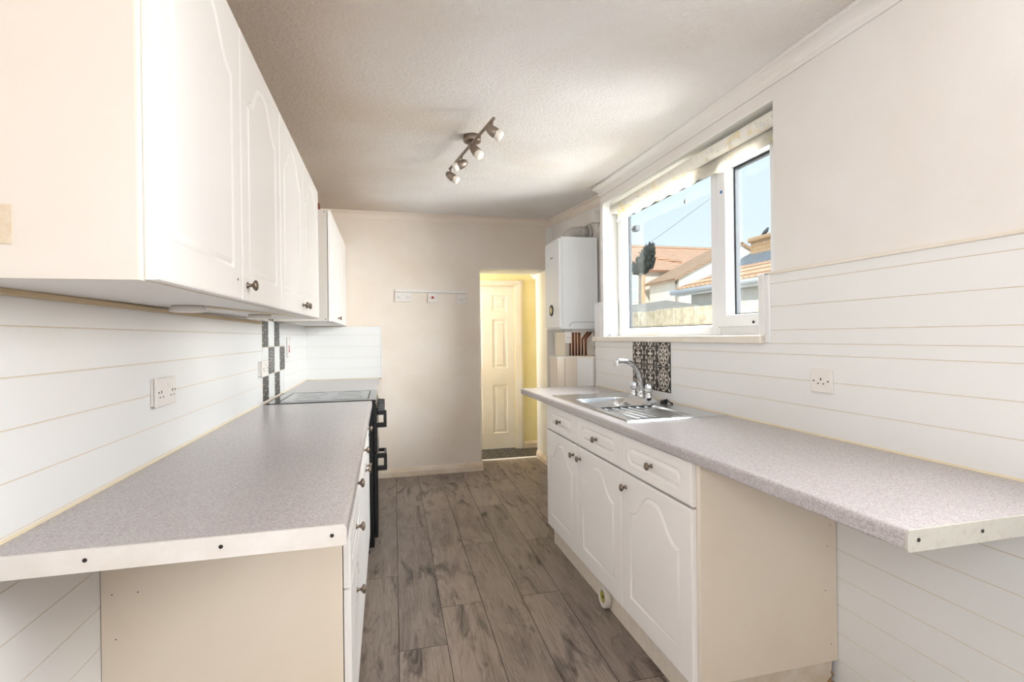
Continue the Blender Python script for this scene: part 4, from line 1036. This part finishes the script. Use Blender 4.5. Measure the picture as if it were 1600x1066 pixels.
# long terrace far behind, ridge running across the view
ht = thing('house', 'long terrace house with terracotta tiled roof, farthest beyond the garden wall', 'house', (20, 27, -.3))
bm = BM(); box(bm, 9, 34, 24.6, 33, -.3, 4.7); prism(bm, [(24.6, 4.7), (28.8, 6.6), (33, 4.7)], 9, 34, 'x'); obj('wall', bm, M['render'], ht)
bm = BM(); slab(bm, [(8.8, 24.3, 4.72), (34.2, 24.3, 4.72), (34.2, 28.8, 6.74), (8.8, 28.8, 6.74)], .1); slab(bm, [(8.8, 28.8, 6.74), (34.2, 28.8, 6.74), (34.2, 33.3, 4.72), (8.8, 33.3, 4.72)], .1); rf = obj('roof', bm, M['terra'], ht)
bm = BM(); tube(bm, [(8.8, 28.8, 6.76), (34.2, 28.8, 6.76)], .10, 8); obj('ridge_tiles', bm, M['pant'], rf)
bm = BM(); tube(bm, [(14.6, 27.4, 6.16), (15.2, 26.2, 5.62), (16.3, 25.6, 5.36)], .08, 8); obj('valley_tiles', bm, M['pant'], rf)
bm = BM(); box(bm, 13.07, 13.42, 24.52, 24.6, -.3, 4.6); obj('brick_pier', bm, M['brickw'], ht)
bm = BM(); bbox(bm, 12.2, 13.03, 24.54, 24.6, 3.0, 4.48, .03, 1); wn = obj('window', bm, M['upvc'], ht)
for z0, z1 in ((3.1, 3.68), (3.80, 4.38)):
    bm = BM(); box(bm, 12.28, 12.95, 24.53, 24.54, z0, z1); obj('pane', bm, mat('pale_window_pane', hx('c6d0d6'), .1), wn)
# gabled outrigger
ho = thing('house', 'white gabled house wing with brown tiled roof, right of the conifer', 'house', (16.5, 23, -.3))
OYa, OYb, OX0, OXm, OX1 = 21.45, 24.2, 13.5, 16.9, 20.3
bm = BM(); prism(bm, [(OX0, -.3), (OX0, 3.97), (OXm, 5.63), (OX1, 3.97), (OX1, -.3)], OYa, OYb, 'y'); obj('wall', bm, M['render'], ho)
bm = BM(); slab(bm, [(13.2, OYa-.12, 3.92), (OXm, OYa-.12, 5.76), (OXm, OYb+.05, 5.76), (13.2, OYb+.05, 3.92)], .12); slab(bm, [(OXm, OYa-.12, 5.76), (20.6, OYa-.12, 3.92), (20.6, OYb+.05, 3.92), (OXm, OYb+.05, 5.76)], .12); obj('roof', bm, M['brown'], ho)
bm = BM(); tube(bm, [(13.42, OYa+.12, 3.85), (13.42, OYa+.12, -.3)], .05, 8); obj('drainpipe', bm, M['felt'], ho)
# pantiled outbuilding
hp = thing('outbuilding', 'low grey outbuilding with weathered pantile roof and white gutter', 'building', (7, 7, -.3))
bm = BM(); prism(bm, [(6.0, -.3), (6.0, 2.15), (7.2, 2.52), (8.4, 2.15), (8.4, -.3)], 2.5, 9.1, 'y'); obj('wall', bm, mottled('pale_grey_render', hx('e3e1db'), hx('d8d5cd'), 2, .9), hp)
bm = BM(); slab(bm, [(5.82, 2.4, 2.20), (7.2, 2.4, 2.66), (7.2, 9.35, 2.66), (5.82, 9.35, 2.20)], .08); slab(bm, [(7.2, 2.4, 2.66), (8.6, 2.4, 2.2), (8.6, 9.35, 2.2), (7.2, 9.35, 2.66)], .08); rfp = obj('roof', bm, M['pant'], hp)
bm = BM()
for k in range(46):
    y = 2.5+.15*k; tube(bm, [(5.80, y, 2.205), (7.18, y, 2.668)], .030, 6)
obj('roll_tiles', bm, M['pant'], rfp)
bm = BM(); tube(bm, [(5.77, 2.4, 2.13), (5.77, 9.45, 2.13)], .05, 10); box(bm, 5.82, 5.86, 2.4, 9.4, 2.05, 2.18); obj('gutter', bm, M['upvc'], hp)
# slate house with chimney on the right
hs = thing('house', 'house with blue-grey slate roof and brick chimney, seen through the opening sash', 'house', (11, 9, -.3))
bm = BM(); prism(bm, [(9.6, -.3), (9.6, 2.95), (11.1, 3.66), (12.6, 2.95), (12.6, -.3)], 4.0, 13.4, 'y'); obj('wall', bm, M['render'], hs)
bm = BM(); slab(bm, [(9.45, 3.9, 2.99), (11.1, 3.9, 3.80), (11.1, 13.6, 3.80), (9.45, 13.6, 2.99)], .10); slab(bm, [(11.1, 3.9, 3.80), (12.75, 3.9, 2.99), (12.75, 13.6, 2.99), (11.1, 13.6, 3.80)], .10); obj('roof', bm, M['slate'], hs)
bm = BM(); bbox(bm, 10.9, 11.4, 12.0, 13.4, 3.3, 4.20, .02, 1); bbox(bm, 10.84, 11.46, 11.94, 13.46, 4.06, 4.20, .02, 1); obj('chimney', bm, M['brickw'], hs)
# bird on the chimney
bd = thing('bird', 'grey bird perched on the brick chimney', 'bird', (11.1, 13.0, 4.20))
bm = BM(); P = lambda y, z: (11.1, 13.0+y*.8, 4.20+z*.8)
tube(bm, [P(.20, .08), P(.12, .10), P(.02, .14), P(-.07, .19), P(-.12, .25), P(-.16, .27), P(-.21, .26)], [.010, .028, .06, .056, .036, .032, .005], 12)
for q in (-.025, .025): tube(bm, [(11.1+q, 13.0, 4.30), (11.1+q, 13.0, 4.20)], .007, 6)
obj('body', bm, M['bird'], bd)
# dark conifer in front of the terrace
tr_ = thing('conifer_tree', 'dark grey-green conifer leaning before the terracotta roof', 'tree', (10, 18.6, -.3))
bm = BM(); tube(bm, [(10, 18.75, -.3), (10, 18.7, 3.6), (10, 18.0, 4.7)], [.07, .06, .02], 8); obj('trunk', bm, M['felt'], tr_)
bm = BM(); rr = random.Random(11)
for k in range(520):
    t = rr.random(); wd = .52*(1-t)**.55*(.45+.55*min(1, t*4)); an = rr.uniform(0, 2*PI); rd = wd*math.sqrt(rr.random())
    base = Vector((10+rd*math.cos(an), 18.75-.95*t+rd*math.sin(an), 3.72+.95*t)); d = Vector((.25*math.cos(an), .25*math.sin(an)-.25, .9)).normalized()*rr.uniform(.14, .28); sd = d.orthogonal().normalized()*rr.uniform(.03, .05); s2 = d.cross(sd).normalized()*.04
    tip = bm.verts.new(base+d); q = [bm.verts.new(base+x) for x in (sd, s2, -sd, -s2)]
    for i in range(4): bm.faces.new((q[i], q[(i+1) % 4], tip))
    bm.faces.new(q[::-1])
obj('foliage', bm, M['leaf'], tr_)
# flood lamp on the outer wall
fl_ = thing('security_lamp', 'small dark security lamp on the outside wall at window edge', 'lamp', (1.75, 3.38, 2.05))
bm = BM(); bbox(bm, 1.69, 1.765, 3.37, 3.39, 2.04, 2.06, .003, 1); obj('arm', bm, M['blackp'], fl_)
bm = BM(); bbox(bm, 1.760, 1.800, 3.35, 3.41, 2.03, 2.07, .006, 2); obj('head', bm, M['gasket'], fl_)
# overhead cable
bm = BM(); tube(bm, [(13.6, 24.2, 6.18), (8, 13.7, 4.24), (3, 4.16, 2.57), (1.75, 1.9, 2.6)], [.012, .007, .003, .003], 6); tag(obj('overhead_cable', bm, M['cord'], loc=(8, 13.7, 4.24)), 'thin overhead cable crossing the sky outside the window', 'cable')
